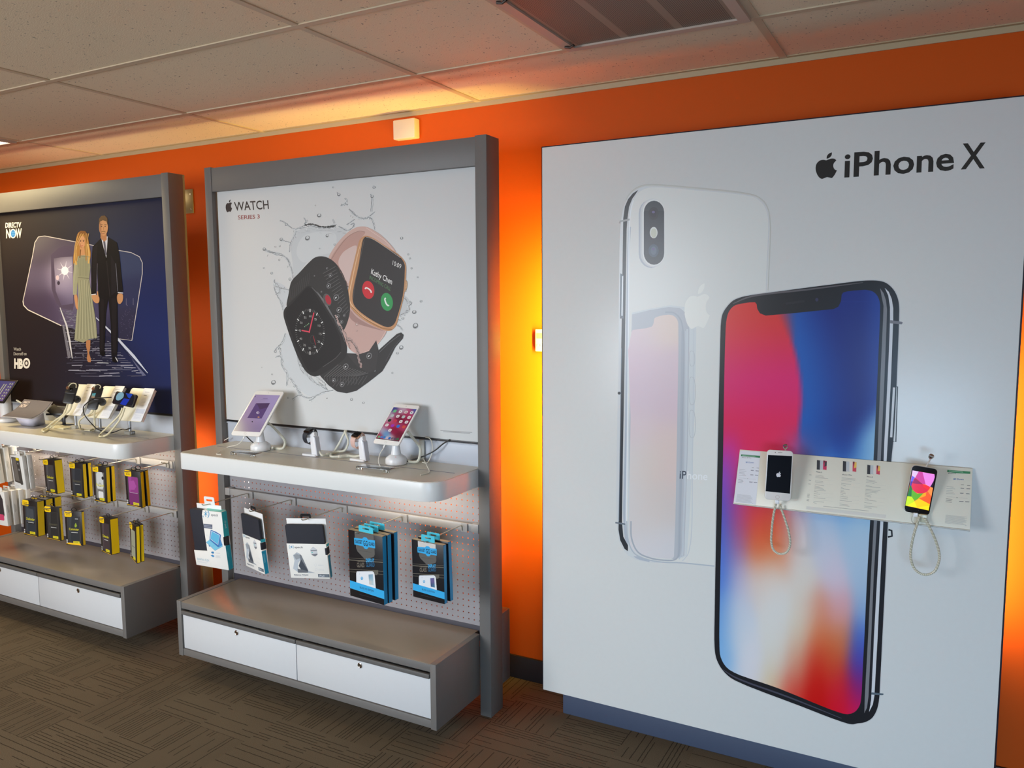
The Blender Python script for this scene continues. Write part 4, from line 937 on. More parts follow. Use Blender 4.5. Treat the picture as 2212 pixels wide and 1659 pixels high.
# ---------------------------------------------------------------- packages on the hooks of the watch bay
def pose(name, pos, ang, label, cat, group=None): return empty(name, pos, rot(*ang), label, cat, group)
def pbox(name, w, z0, z1, y0, y1, m_, parent, bev=.001, x0=None, x1=None):
    return bx(name, (-w/2 if x0 is None else x0, w/2 if x1 is None else x1), (y0, y1), (z0, z1), m_, parent, bev)
def hangtab(parent, z0, w, h, y, m_, slot=.6, th=.0012, name='hang_tab', dx=0):
    bm = bmesh.new()
    o = rrect(w, h, min(w, h)*.18, 5, dx, z0+h/2); sl = rrect(w*slot, h*.22, h*.10, 5, dx, z0+h*.60)
    prism(bm, o, y, y+th, 'y', hole=sl); return fin(bm, name, m_, parent)
TEALD = mat('teal_card', (34, 176, 190), .45); TBLUE = mat('blue_card', (30, 150, 206), .45)
WC = (224, 226, 230)
# 1: large case with a flex folio
w, h, d = .198, .2599, .0282
p1 = pose('tablet_case_package', (-2.7872, -.6029, .6131), (1.6, 4.7, -1.1), 'white and turquoise tablet case carton, leftmost on the watch bay hooks', 'package', 'tablet cases on the watch bay hooks')
bm = bmesh.new()
L = [(-w/2+.003, -h/2), (w/2, -h/2), (w/2, h/2), (-w/2+.085, h/2), (-w/2+.078, h/2-.02), (-w/2+.082, -h/2+.074), (-w/2+.0, -h/2+.068)]
prism(bm, L, 0, d, 'y', bev=.0008)
fin(bm, 'carton', CARD, p1)
bm = bmesh.new(); prism(bm, rrect(.178, .232, .008, 5, -.008, .012), .002, d-.004, 'y', bev=.002); fin(bm, 'folio_case', BLACKM, p1)
pbox('back_card', w, -h/2, h/2+.018, d+.0004, d+.0018, mat('white_board', (238, 238, 236), .45), p1, .0004, -w/2+.02, w/2-.03)
hangtab(p1, h/2+.012, .062, .040, d+.0020, mat('white_board', (238, 238, 236), .45))
A = Art(MW(p1), 'F', 0.0, (400, 1080, 10.367)); A.n = 4
for k in range(3):
    a = math.radians(90+60*k); A.line([(460-math.cos(a)*44, 310-math.sin(a)*68), (460+math.cos(a)*44, 310+math.sin(a)*68)], 12, (40, 150, 196))
A.line([(505, 232), (532, 290), (530, 350), (508, 402)], 13, (40, 150, 196), sm=True); A.line([(396, 350), (410, 385)], 12, (40, 150, 196))
A.text('speck', (580, 352), (735, 368), (585, 300), (92, 92, 100), .01)
A.poly([(410, 530), (608, 552), (610, 650), (416, 628)], (92, 100, 118)); A.line([(422, 566), (582, 586)], 11, (176, 180, 194)); A.line([(426, 598), (598, 618)], 11, (176, 180, 194))
A.poly([(572, 668), (690, 710), (802, 782), (792, 880), (838, 1010), (742, 1068), (545, 900), (548, 850)], (58, 118, 180)); A.poly([(592, 700), (768, 795), (735, 995), (572, 870)], (96, 184, 220)); A.line([(592, 695), (775, 792), (738, 1005), (562, 868), (592, 695)], 9, (226, 232, 240))
A.poly([(545, 890), (742, 1062), (836, 1010), (838, 1040), (670, 1135), (470, 945)], (122, 196, 222)); A.line([(470, 945), (670, 1135), (838, 1040)], 5, (50, 120, 180)); A.line([(600, 1040), (655, 1010)], 3, (80, 160, 200))
A.poly([(752, 1040), (792, 900), (838, 1010)], (70, 140, 200)); A.poly([(530, 1005), (560, 1040), (545, 1048), (528, 1025)], (50, 110, 170))
A.poly([(586, 1160), (640, 1160), (640, 1200), (592, 1190)], (60, 130, 180), sm=True); A.poly([(570, 1238), (620, 1225), (660, 1260), (625, 1285)], (70, 140, 190))
A.lines(680, 1188, 790, 1196, 1, 10, (170, 174, 184), 5); A.lines(682, 1245, 800, 1256, 3, 20, (160, 166, 178), 4); A.lines(440, 775, 520, 790, 2, 16, (206, 210, 216), 3)
A.text('StyleFolio FLEX', (265, 1335), (540, 1380), (268, 1290), (150, 186, 200)); A.lines(280, 1368, 520, 1400, 2, 18, (196, 202, 210), 4)
A.build('printed_front', PRINT, p1)
A = Art(MW(p1), 'R', w/2, (400, 1080, 10.367)); A.n = 4
A.poly([(812, 276), (922, 238), (990, 800), (868, 832)], (44, 190, 196)); A.poly([(900, 1030), (1008, 990), (1076, 1520), (984, 1578)], (20, 158, 180))
A.poly([(850, 832), (975, 795), (995, 990), (985, 1010), (880, 1028), (866, 1000)], (34, 32, 38)); A.poly([(890, 850), (960, 825), (975, 985), (900, 1005)], (44, 42, 50))
A.text('(*) speck', (876, 470), (900, 640), (912, 462), (226, 240, 244)); A.lines(950, 1150, 985, 1280, 2, 12, (90, 190, 206), 5)
A.build('printed_side', PRINT, p1)
A = Art(MW(p1), 'T', h/2, (400, 1080, 10.367)); A.n = 4
A.poly([(455, 205), (560, 168), (915, 225), (805, 272), (560, 250)], (128, 214, 204)); A.build('printed_top', PRINT, p1)

def folio(pos, ang, w, h, d, label, view, front, side, tabxy):
    t = pose('folio_case_package', pos, ang, label, 'package', 'tablet cases on the watch bay hooks')
    zc = front[0]
    bm = bmesh.new(); box(bm, (-w/2, w/2), (0, d), (-h/2, zc), .0008); fin(bm, 'carton', CARD, t)
    bm = bmesh.new(); prism(bm, rrect(w*.965, h*.97, .009, 6, -.0016, .0035), .0018, d*.62, 'y', bev=.0025); fin(bm, 'folio_case', BLACKM, t)
    pbox('back_card', w, -h/2, h/2+.019, d+.0003, d+.0018, mat('white_board', (238, 238, 236), .45), t, .0003)
    hangtab(t, h/2+.002, .046, .036, d+.0019, BLACK, .66)
    pbox('closing_strap', .02, -.012 if zc > 0 else zc-.047, .018 if zc > 0 else zc-.012, -.0006, d+.0006, BLACKM, t, .001, w/2-.007, w/2+.0012)
    return t
def folio_art(t, w, d, view, K):
    A = Art(MW(t), 'F', 0.0, view); A.n = 4
    def q(x, y):   # drawing space of the straight package (0..1000, 0..1000) on the lower carton
        (a, b), (c, e), (f, g) = K; return (a+(c-a)*x/1000+(f-a)*y/1000, b+(e-b)*x/1000+(g-b)*y/1000)
    def Q(l): return [q(*p) for p in l]
    sc = math.hypot(K[1][0]-K[0][0], K[1][1]-K[0][1])/890
    A.line(Q([(75, 60), (60, 95), (62, 130), (80, 160)]), 7*sc, (60, 160, 190), sm=True); A.line(Q([(150, 50), (168, 85), (168, 120), (150, 152)]), 7*sc, (60, 160, 190), sm=True)
    for k in range(3):
        a = math.radians(90+60*k); A.line(Q([(114-math.cos(a)*28, 104-math.sin(a)*34), (114+math.cos(a)*28, 104+math.sin(a)*34)]), 8*sc, (40, 140, 196))
    A.text('speck', q(192, 136), q(408, 130), q(192, 84), (84, 86, 94), .012)
    A.poly(Q([(130, 340), (230, 262), (300, 290), (330, 440), (240, 560), (200, 830), (90, 730), (150, 500)]), (186, 194, 202)); A.poly(Q([(140, 340), (230, 300), (300, 330), (320, 420), (190, 470)]), (150, 156, 162))
    A.poly(Q([(300, 300), (340, 340), (470, 780), (440, 800), (300, 500)]), (120, 124, 130)); A.poly(Q([(310, 470), (330, 480), (468, 800), (300, 780), (240, 650)]), (66, 72, 82)); A.poly(Q([(200, 730), (300, 750), (480, 800), (620, 835), (200, 845)]), (104, 108, 114))
    A.poly(Q([(470, 790), (640, 838), (440, 845)]), (170, 176, 184)); A.line(Q([(200, 300), (235, 262), (252, 275)]), 5*sc, (90, 96, 104))
    A.poly(Q([(580, 170), (660, 80), (750, 160), (752, 300), (680, 370), (590, 310)]), (206, 208, 212)); A.poly(Q([(590, 180), (745, 168), (745, 200), (588, 212)]), (130, 134, 140)); A.poly(Q([(600, 300), (748, 276), (745, 315), (680, 360), (608, 325)]), (120, 122, 128)); A.poly(Q([(600, 262), (622, 222), (644, 262)]), (60, 190, 180))
    A.line(Q([(660, 90), (610, 140), (600, 160)]), 3*sc, (160, 164, 170)); A.line(Q([(660, 90), (720, 140), (740, 160)]), 3*sc, (160, 164, 170))
    for yy in (610, 740): A.ell(*q(670, yy), 26*sc, 30*sc, (206, 210, 218), 0, 16, None, .12); A.lines(*q(730, yy-5), *q(880, yy-5), 2, 18*sc, (190, 196, 206), 3*sc)
    A.text('Balance FOLIO', q(100, 930), q(455, 925), q(102, 890), (96, 102, 120), .02); A.lines(*q(100, 952), *q(400, 948), 1, 9, (176, 182, 192), 3*sc)
    A.poly(Q([(700, 870), (985, 866), (985, 960), (700, 962)]), (96, 106, 116)); A.text('iPad', q(722, 945), q(855, 942), q(722, 895), (206, 212, 218), .015); A.lines(*q(870, 900), *q(965, 900), 3, 14*sc, (140, 148, 158), 3*sc)
    A.build('printed_front', PRINT, t)
w, h, d = .1745, .2341, .0205
p2 = folio((-2.5442, -.5856, .6241), (-18.6, 3.8, -1.7), w, h, d, 'narrow-looking white folio carton turned sharply left on the second watch bay hook', None, (.026,), None, None)
folio_art(p2, w, d, (500, 1090, 10.37), ((230, 600), (648, 780), (320, 1370)))
A = Art(MW(p2), 'R', w/2, (500, 1090, 10.37)); A.n = 4
A.poly([(650, 786), (752, 758), (758, 832), (652, 855)], (40, 176, 190)); A.poly([(672, 1052), (768, 1018), (838, 1530), (758, 1560)], (16, 146, 182)); A.lines(712, 1100, 745, 1330, 3, 1, (150, 206, 220), 4, .2, 12)
A.build('printed_side', PRINT, p2)
w, h, d = .1732, .2295, .023
p3 = folio((-2.2397, -.5835, .6311), (15.9, 5.9, -2.6), w, h, d, 'white folio carton with black case facing front on the middle watch bay hook', None, (.034,), None, None)
folio_art(p3, w, d, (600, 1100, 10.369), ((195, 760), (1085, 785), (290, 1535)))
A = Art(MW(p3), 'R', w/2, (600, 1100, 10.369)); A.n = 4
A.poly([(1088, 785), (1145, 745), (1146, 810), (1092, 845)], (20, 150, 170)); A.poly([(1122, 1042), (1168, 1008), (1222, 1500), (1184, 1550)], (24, 116, 150)); A.build('printed_side', PRINT, p3)

# glass screen protector boxes
GB = (46, 168, 226)
def guard(pos, ang, w, h, d, label, n, grp):
    t = pose('screen_protector_box', pos, ang, label, 'package', grp)
    pbox('carton', w, -h/2, h/2, 0, d, [BLACK], t, .0006)
    hangtab(t, h/2-.001, w*.42, .026, d*.25, CYAN, .45, .0010)
    return t
def guard_side(t, w, h, d, full=True):
    bm = bmesh.new(); box(bm, (w/2, w/2+.0006), (.0012, d-.0010), (-h/2+.001, h/2-.001), 0); fin(bm, 'side_panel', TBLUE, t)
    bm = bmesh.new(); box(bm, (-w/2+.0008, w/2-.0008), (.0008, d-.0008), (h/2, h/2+.0005), 0); fin(bm, 'top_flap', mat('tan_card', (176, 156, 124), .6), t)
def guard_art(t, view, K, dev):
    A = Art(MW(t), 'F', 0.0, view); A.n = 4
    def q(x, y): (a, b), (c, e), (f, g) = K; return (a+(c-a)*x/1000+(f-a)*y/1000, b+(e-b)*x/1000+(g-b)*y/1000)
    def Q(l): return [q(*p) for p in l]
    A.poly(Q([(200, 0), (760, 0), (760, 120), (200, 115)]), (96, 94, 92) if dev else (210, 206, 200))
    A.poly(Q([(230, 180), (770, 180), (770, 290), (740, 330), (500, 395), (480, 400), (260, 300), (225, 250)]), (92, 90, 86)); A.lines(*q(300, 282), *q(690, 268), 1, 5, (64, 62, 60), 3, .1)
    A.poly(Q([(180, 105), (420, 90), (470, 60), (550, 60), (590, 85), (790, 75), (790, 195), (600, 200), (550, 235), (480, 238), (430, 205), (180, 205)]), GB)
    A.text('GADGET', q(205, 180), q(420, 170), q(205, 128), (20, 30, 44), .03); A.text('GUARD', q(600, 170), q(775, 163), q(600, 118), (20, 30, 44), .03)
    A.text('GG', q(445, 190), q(570, 188), q(445, 112), (20, 26, 34), .02)
    for y0, y1, th in ((430, 350, 8), (460, 385, 22), (600, 520, 14), (640, 568, 8)): A.line(Q([(0, y0), (1000, y1)]), th*.42, (112, 106, 92))
    A.text('TEMPERED', q(230, 470), q(460, 440), q(230, 442), (112, 104, 92), .01); A.text('GLASS', q(230, 545), q(450, 520), q(230, 478), (116, 108, 96), .02)
    A.text('DISPLAY', q(500, 438), q(750, 405), q(500, 385), GB, .03); A.text('GUARD', q(500, 510), q(750, 478), q(500, 446), (34, 100, 140), .015)
    A.poly(Q([(680, 540), (850, 520), (850, 570), (810, 600), (720, 610)]), (96, 92, 82))
    A.poly(Q([(200, 640), (220, 610), (680, 555), (720, 570), (740, 600), (760, 815), (190, 815)]), (226, 230, 234))
    A.ell(*q(360, 700), 15 if dev else 13, 19 if dev else 16, (40, 150, 206)); A.ell(*q(300, 640), 6, 6, (206, 214, 220)); A.lines(*q(315, 690), *q(405, 684), 3, 6, (200, 226, 240), 2.5)
    A.grad(Q([(560, 620), (690, 600), (700, 770), (570, 770)]), 3, 6, rbf([(*q(600, 620), (120, 150, 176) if dev else (90, 96, 150)), (*q(680, 650), (150, 190, 206) if dev else (110, 90, 140)), (*q(600, 760), (206, 196, 190) if dev else (60, 66, 110)), (*q(690, 770), (160, 206, 220) if dev else (60, 150, 170))], 26))
    A.poly(Q([(0, 770), (1000, 820), (1000, 945), (0, 890)]), GB)
    A.text('BLACK ICE EDITION', q(290, 860), q(690, 870), q(290, 832), (24, 66, 110), .02); A.lines(*q(350, 880), *q(640, 890), 1, 6, (60, 130, 190), 2.5)
    A.lines(*q(260, 955), *q(780, 965), 1, 6, (52, 52, 60), 3)
    A.build('printed_front', PRINT, t)
g1 = 'glass protector boxes on the fourth watch bay hook'; g2 = 'glass protector boxes on the rightmost watch bay hook'
for k, (dy, da, lab) in enumerate(((0, 0, 'large black and blue screen protector box, front of its hook of three'), (.0235, 1.2, 'black and blue screen protector box in the middle of the three on its hook'), (.051, -1.5, 'black and blue screen protector box, rearmost of the three on its hook'))):
    w, h, d = .1736, .2632, .0205
    t = guard((-1.892+.006*k, -.6425+dy, .6405+.0015*k), (-4.7-da, 1.2-.3*k, .8), w, h, d, lab, k, g1); guard_side(t, w, h, d)
    if k == 0: guard_art(t, (720, 1040, 5.531), ((172, 575), (580, 665), (205, 1360)), 1)
for k, (dy, da, lab) in enumerate(((0, 0, 'smaller black and blue screen protector box, front of the rightmost pair'), (.030, -1, 'black and blue screen protector box behind another on the rightmost hook'))):
    w, h, d = .1427, .2215, .0178
    t = guard((-1.6348+.006*k, -.606+dy, .6524+.002*k), (-2.4+da*0-3*k, 1.9-k, .9-2*k), w, h, d, lab, k, g2); guard_side(t, w, h, d)
    if k == 0: guard_art(t, (720, 1040, 5.531), ((935, 695), (1312, 770), (955, 1370)), 0)
for n_, (x, L) in enumerate(((-2.7795, .232), (-2.5175, .215), (-2.2294, .215), (-1.9153, .262), (-1.6283, .235))):
    hook(x-.008, .7560, L+.028, 'wire hook holding the '+['turquoise tablet case', 'sharply turned folio carton', 'middle folio carton', 'three large screen protectors', 'pair of small screen protectors'][n_]+' on the watch bay', 'hooks of the watch bay')

# ---------------------------------------------------------------- tablets, watches and cables on the watch bay shelf
def cable(name, pts, r, m_, label, cat='cable', grp=None, sm=8, coil=None):
    bm = bmesh.new(); P_ = smoothpts(pts, False, sm)
    if coil:
        # a coiled cord wound round the middle stretch of the path
        a, b_, turns, cr = coil; n = len(P_); out = []
        tot = (b_-a)
        fine = smoothpts(pts, False, 60); m = len(fine)
        for i, p in enumerate(fine):
            u = i/(m-1); v = Vector(p)
            if a < u < b_:
                t = Vector(fine[min(i+1, m-1)])-Vector(fine[i-1]); t.normalize()
                n1 = t.cross(Vector((0, 0, 1))); n1.normalize(); n2 = n1.cross(t)
                q = 2*math.pi*turns*(u-a)/tot; e = min(1, (u-a)/.02, (b_-u)/.02)
                v = v+(n1*math.cos(q)+n2*math.sin(q))*cr*e
            out.append(tuple(v))
        P_ = out
    tube(bm, P_, r, 8)
    o = fin(bm, name, m_); return tag(o, label, cat, grp)
def slab(name, w, h, t, r, m_, parent, bev=.0018, y0=0):
    bm = bmesh.new(); prism(bm, rrect(w, h, r, 8), y0, y0+t, 'y', bev=bev); return fin(bm, name, m_, parent)
t1 = pose('tablet', (-2.5957, -.4775, 1.162), (-.4, -43, -2.7), 'white tablet with a lilac screen tilted back on its round stand', 'tablet')
w, h = .1673, .2347
slab('body', w, h, .0065, .012, mat('tablet_white', (238, 236, 232), .18), t1)
A = Art(MW(t1), 'F', 0.0, (380, 820, 6.506))
A.line([(1118, 212), (1462, 222), (1178, 738), (812, 722)], 3, (86, 80, 92), closed=True)
A.grad([(1118, 212), (1462, 222), (1178, 738), (812, 722)], 8, 10, rbf([(1150, 230, (170, 150, 190)), (1400, 260, (176, 160, 206)), (1060, 500, (176, 150, 190)), (1250, 500, (172, 156, 202)), (1000, 700, (160, 140, 170)), (1160, 700, (150, 132, 172)), (850, 700, (226, 220, 206))], 90))
A.poly([(1127, 332), (1322, 330), (1205, 548), (1003, 540)], (98, 74, 130)); A.poly([(1135, 332), (1322, 330), (1290, 390), (1180, 420)], (84, 62, 104)); A.ell(1152, 466, 22, 17, (214, 200, 222)); A.ell(1158, 468, 12, 9, (120, 96, 150)); A.ell(1162, 528, 16, 10, (206, 150, 120))
A.ell(1074, 592, 8, 8, (50, 44, 60)); A.line([(1225, 270), (1290, 270)], 5, (120, 100, 150)); A.line([(1195, 282), (1300, 284)], 3, (140, 120, 166)); A.ell(1115, 238, 7, 6, (70, 60, 80))
A.build('screen', SCREEN, t1)
A = Art(MW(t1), 'F', 0.0, (380, 820, 6.506)); A.ell(975, 757, 17, 15, (206, 196, 186), 0, 20, None, .2); A.ell(1300, 188, 4, 3, (90, 90, 90)); A.build('home_button', PRINT, t1)
t2 = pose('tablet', (-1.8838, -.4454, 1.1579), (-3.8, -44.4, -.6), 'smaller white tablet showing a red flower home screen full of icons', 'tablet')
w, h = .1295, .1941
slab('body', w, h, .0065, .010, mat('tablet_white', (238, 236, 232), .18), t2)
A = Art(MW(t2), 'F', 0.0, (780, 860, 7.9))
sq_ = [(557, 155), (948, 190), (645, 742), (250, 690)]
def sp(u, v): return ((1-v)*((1-u)*sq_[0][0]+u*sq_[1][0])+v*((1-u)*sq_[3][0]+u*sq_[2][0]), (1-v)*((1-u)*sq_[0][1]+u*sq_[1][1])+v*((1-u)*sq_[3][1]+u*sq_[2][1]))
fl = rbf([(570, 170, (50, 70, 150)), (930, 210, (50, 90, 170)), (700, 180, (190, 160, 180)), (500, 290, (176, 160, 180)), (620, 250, (170, 90, 120)), (640, 350, (120, 30, 60)), (560, 400, (190, 70, 110)), (450, 350, (200, 150, 170)), (800, 300, (170, 50, 90)), (850, 240, (190, 90, 130)), (750, 400, (140, 30, 70)), (700, 480, (176, 60, 100)), (450, 480, (180, 60, 100)), (380, 540, (190, 170, 190)), (560, 560, (150, 30, 70)), (650, 640, (120, 30, 60)), (430, 600, (100, 160, 210)), (300, 660, (170, 60, 90)), (500, 700, (210, 190, 200)), (600, 720, (120, 60, 80))], 42)
A.grad(sq_, 18, 24, fl)
ic = [['#9c7', 'w', 'r', 'k'], ['g', 'w', 'g', 'w'], ['dk', 'p', 'w', 'w'], ['w', 'v', 'b', 'o'], ['', 'w', '', '']]
cm = {'#9c7': (110, 190, 140), 'w': (232, 230, 232), 'r': (236, 214, 214), 'k': (226, 226, 230), 'g': (190, 196, 196), 'dk': (40, 56, 50), 'p': (210, 60, 90), 'v': (170, 60, 190), 'b': (50, 120, 214), 'o': (214, 90, 76)}
for j, row in enumerate(ic):
    for i, c in enumerate(row):
        if not c: continue
        u, v = .14+.245*i, .115+.147*j
        A.poly(smoothpts([sp(u-.055, v-.036), sp(u+.055, v-.036), sp(u+.055, v+.036), sp(u-.055, v+.036)], True, 3), cm[c])
        if c in ('w', 'r', 'k'): A.ell(*sp(u, v), 9, 8, {'w': (206, 120, 130), 'r': (40, 40, 44), 'k': (44, 60, 80)}[c])
for i, c in enumerate(((110, 180, 130), (90, 130, 200), (60, 130, 206), (206, 190, 206), (50, 110, 190), (120, 100, 120), (90, 80, 100), (60, 110, 80))):
    u = .09+.115*i; A.poly(smoothpts([sp(u-.04, .905), sp(u+.04, .905), sp(u+.04, .965), sp(u-.04, .965)], True, 3), c)
A.poly([sp(.02, .985), sp(.98, .985), sp(.98, 1), sp(.02, 1)], (60, 40, 56))
A.build('screen', SCREEN, t2)
A = Art(MW(t2), 'F', 0.0, (780, 860, 7.9)); A.line([(557, 155), (948, 190), (645, 742), (250, 690)], 3, (60, 50, 60), closed=True); A.ell(420, 754, 19, 16, (200, 194, 186), 0, 20, None, .2); A.ell(770, 140, 5, 4, (80, 80, 80)); A.build('home_button', PRINT, t2)
def tstand(x, y, top, label, s=1.0):
    t = empty('tablet_stand', (x, y, ZS), None, label, 'tablet stand', 'round white stands under the tablets')
    bm = bmesh.new(); lathe(bm, [(.041*s, .001), (.043*s, .004), (.043*s, .020*s), (.040*s, .027*s), (.028*s, .036*s), (.020*s, .040*s)], 40); fin(bm, 'base', WPL, t)
    bm = bmesh.new(); lathe(bm, [(.021*s, .0385*s), (.0175*s, .055*s), (.0145*s, .075*s), (.013*s, .095*s), (.014*s, top-.012)], 32); fin(bm, 'neck', WPL, t)
    bm = bmesh.new(); lathe(bm, [(.0255*s, -.006), (.0255*s, .006)], 28)
    o = fin(bm, 'mount_head', WPL, t); o.rotation_euler = (math.radians(45), 0, 0); o.location = (0, .004, top-.006)
    bm = bmesh.new(); lathe(bm, [(.0022, 0), (.0018, .0012)], 10); o = fin(bm, 'alarm_light', mat('alarm_lamp', (240, 120, 130), .3), t); o.location = (.017*s, -.027*s, .0335*s)
    return t
tstand(-2.6115, -.4515, .146, 'round white pole stand under the lilac-screen tablet'); tstand(-1.9035, -.4245, .146, 'round white pole stand under the red flower tablet')
def onz(px, py, z): 
    d = FWD+RGT*((px-PW/2)/FPX)-UPV*((py-PH/2)/FPX); t = (z-CZ)/d.z; return tuple(CAM+d*t)
def ony(px, py, y):
    d = FWD+RGT*((px-PW/2)/FPX)-UPV*((py-PH/2)/FPX); t = (y-CY)/d.y; return tuple(CAM+d*t)
def crop(ox, oy, s): return lambda x, y: (ox+x/s, oy+y/s)
c6 = crop(380, 820, 6.506); c8 = crop(780, 860, 7.9); w7 = crop(620, 900, 7.9)
zt = ZS
# security cables of the tablets
cable('security_cable', [ony(*c6(1290, 600), -.452), ony(*c6(1400, 700), -.44), ony(*c6(1520, 840), -.415), ony(*c6(1535, 890), -.405), (ony(*c6(1500, 935), -.405)[0], -.405, zt+.008), (ony(*c6(1400, 935), -.405)[0], -.41, zt+.006), (-2.566, -.43, zt+.012)], .0055, CABLE, 'thick cream cable looping behind the lilac-screen tablet')
cable('security_cable', [ony(*c8(795, 570), -.43), ony(*c8(900, 700), -.41), ony(*c8(1000, 830), -.39), ony(*c8(1010, 920), -.385), (ony(*c8(960, 985), -.385)[0], -.385, zt+.010), (-1.86, -.405, zt+.010)], .0055, CABLE, 'thick cream cable looping behind the red flower tablet')
WCB = mat('white_cable', (226, 222, 210), .4)
cable('charging_cable', [ony(*c6(968, 792), -.553), ony(*c6(935, 850), -.55), ony(*c6(880, 905), -.55), (onz(*c6(720, 990), zt)[0], onz(*c6(720, 990), zt)[1], zt+.012), (*onz(*c6(600, 1035), zt)[:2], zt+.002), (*onz(*c6(570, 1050), zt)[:2], zt+.002), (*onz(*c6(640, 1060), zt)[:2], zt+.002)], .0017, WCB, 'thin white charging cable hanging from the lilac-screen tablet')
cable('charging_cable', [ony(*c8(412, 795), -.508), ony(*c8(385, 850), -.51), ony(*c8(320, 960), -.52), ony(*c8(300, 1100), -.54), (*onz(*c8(350, 1220), zt)[:2], zt+.006), (*onz(*c8(410, 1265), zt)[:2], zt+.004), (*onz(*c8(500, 1215), zt)[:2], zt+.002), (*onz(*c8(660, 1190), zt)[:2], zt+.002)], .0017, WCB, 'thin white charging cable hanging from the red flower tablet')
for nm, (cr, p, ang, yy) in {'a': (c6, (962, 805), -35, -.552), 'b': (c8, (400, 815), -35, -.508)}.items():
    bm = bmesh.new(); box(bm, (-.0035, .0035), (-.002, .002), (-.008, .006), .001); o = fin(bm, 'cable_plug', WPL, None, ony(*cr(*p), yy+.001)); o.rotation_euler = (math.radians(-30), math.radians(20), 0)
    tag(o, 'white plug under the '+('lilac-screen tablet' if nm == 'a' else 'red flower tablet'), 'plug', 'tablet charging plugs')
cable('white_cable', [(*onz(*c8(850, 1060), zt)[:2], zt+.020), (*onz(*c8(980, 1010), zt)[:2], zt+.012), (*onz(*c8(1060, 1080), zt)[:2], zt+.012), (*onz(*c8(1120, 1180), zt)[:2], zt+.008), (*onz(*c8(1165, 1260), zt)[:2], zt+.002), (*onz(*c8(1140, 1290), zt)[:2], zt+.002), (*onz(*c8(1010, 1320), zt)[:2], zt+.0018)], .0020, WCB, 'thin white cable curving over the shelf right of the red flower tablet')
cable('white_cable', [ony(*c8(1100, 668), -.340), ony(*c8(1170, 690), -.348), ony(*c8(1210, 760), -.355), ony(*c8(1215, 900), -.36), ony(*c8(1180, 1020), -.36), (ony(*c8(1130, 1060), -.365)[0], -.368, zt+.004), (ony(*c8(1050, 1045), -.37)[0], -.375, zt+.006)], .0020, WCB, 'thin white cable hanging down the back strip right of the red flower tablet')
cable('black_cable', [ony(*c8(1520, 705), -.335), ony(*c8(1400, 780), -.345), ony(*c8(1250, 900), -.36), ony(*c8(1080, 985), -.37), ony(*c8(1000, 1015), -.378), (-1.868, -.40, zt+.009)], .0026, BLACK, 'black cable running from the back strip to the red flower tablet stand')
cable('black_cable', [ony(*c6(990, 795), -.44), ony(*c6(1040, 845), -.435), (-2.655, -.44, zt+.020)], .0026, BLACK, 'short black cable behind the base of the lilac-screen tablet')
cable('white_cable', [ony(*c6(750, 815), -.345), ony(*c6(712, 835), -.352), (ony(*c6(695, 880), -.35)[0], -.356, zt+.003)], .0018, WCB, 'short white cable end at the left back corner of the watch bay shelf')
bx_ = bx('cable_channel', (-.012, .012), (-.010, 0), (0, .088), mat('grey_channel', (170, 172, 166), .5), None, .001, (ony(*c8(1055, 870), PANY-.001)[0], PANY-.001, ZS))
tag(bx_, 'grey upright cable channel on the back strip near the red flower tablet', 'cable channel')
# acrylic blocks
def acr(x, y, wx, label):
    t = empty('acrylic_block', (x, y, ZS), None, label, 'acrylic block', 'clear acrylic blocks in front of the tablets')
    bx('foot', (-wx/2, -wx/2+.024), (-.02, -.006), (.0002, .010), ACRYL, t, .0008); bx('foot', (wx/2-.018, wx/2), (-.02, -.006), (.0002, .010), ACRYL, t, .0008)
    o = bx('plate', (-wx/2, wx/2), (-.02, .028), (.0102, .0125), ACRYL, t, .0006)
acr(-2.585, -.565, .135, 'clear acrylic block in front of the lilac-screen tablet'); acr(-1.905, -.560, .15, 'clear acrylic block in front of the red flower tablet')
# watch stands and watches
def wstand(xy, label):
    x, y = xy
    t = empty('watch_stand', (x, y, ZS), rot(0, 0, 0), label, 'watch stand', 'white stands holding the watches')
    bm = bmesh.new(); prism(bm, rrect(.078, .034, .010, 6, -.020, 0), .0003, .0085, 'z', bev=.0012); fin(bm, 'foot', WPL, t)
    bm = bmesh.new()
    prism(bm, [(-.008, .008), (.020, .008), (.008, .078), (.005, .088), (-.008, .088), (-.014, .076)], -.010, .012, 'y', bev=.0015)
    o = fin(bm, 'column', WPL, t)
    bm = bmesh.new(); prism(bm, [(.0205, .004), (.026, .004), (.0145, .080), (.0085, .086)], -.012, .014, 'y', bev=.0008); fin(bm, 'rear_plate', mat('column_grey', (204, 204, 212), .4), t)
    bm = bmesh.new(); tube(bm, [(-.052, 0, .080), (-.048, 0, .081), (-.012, 0, .088), (.010, 0, .094)], [.006, .0085, .0095, .010], 16); fin(bm, 'arm', WPL, t)
    return t
s1 = (onz(*w7(480, 680), ZS)[0]-.010, onz(*w7(480, 680), ZS)[1]+.008); s2 = (onz(*w7(1305, 768), ZS)[0]-.010, onz(*w7(1305, 768), ZS)[1]+.008)
wstand(s1, 'white angled stand carrying the black watch'); wstand(s2, 'white angled stand carrying the rose watch')
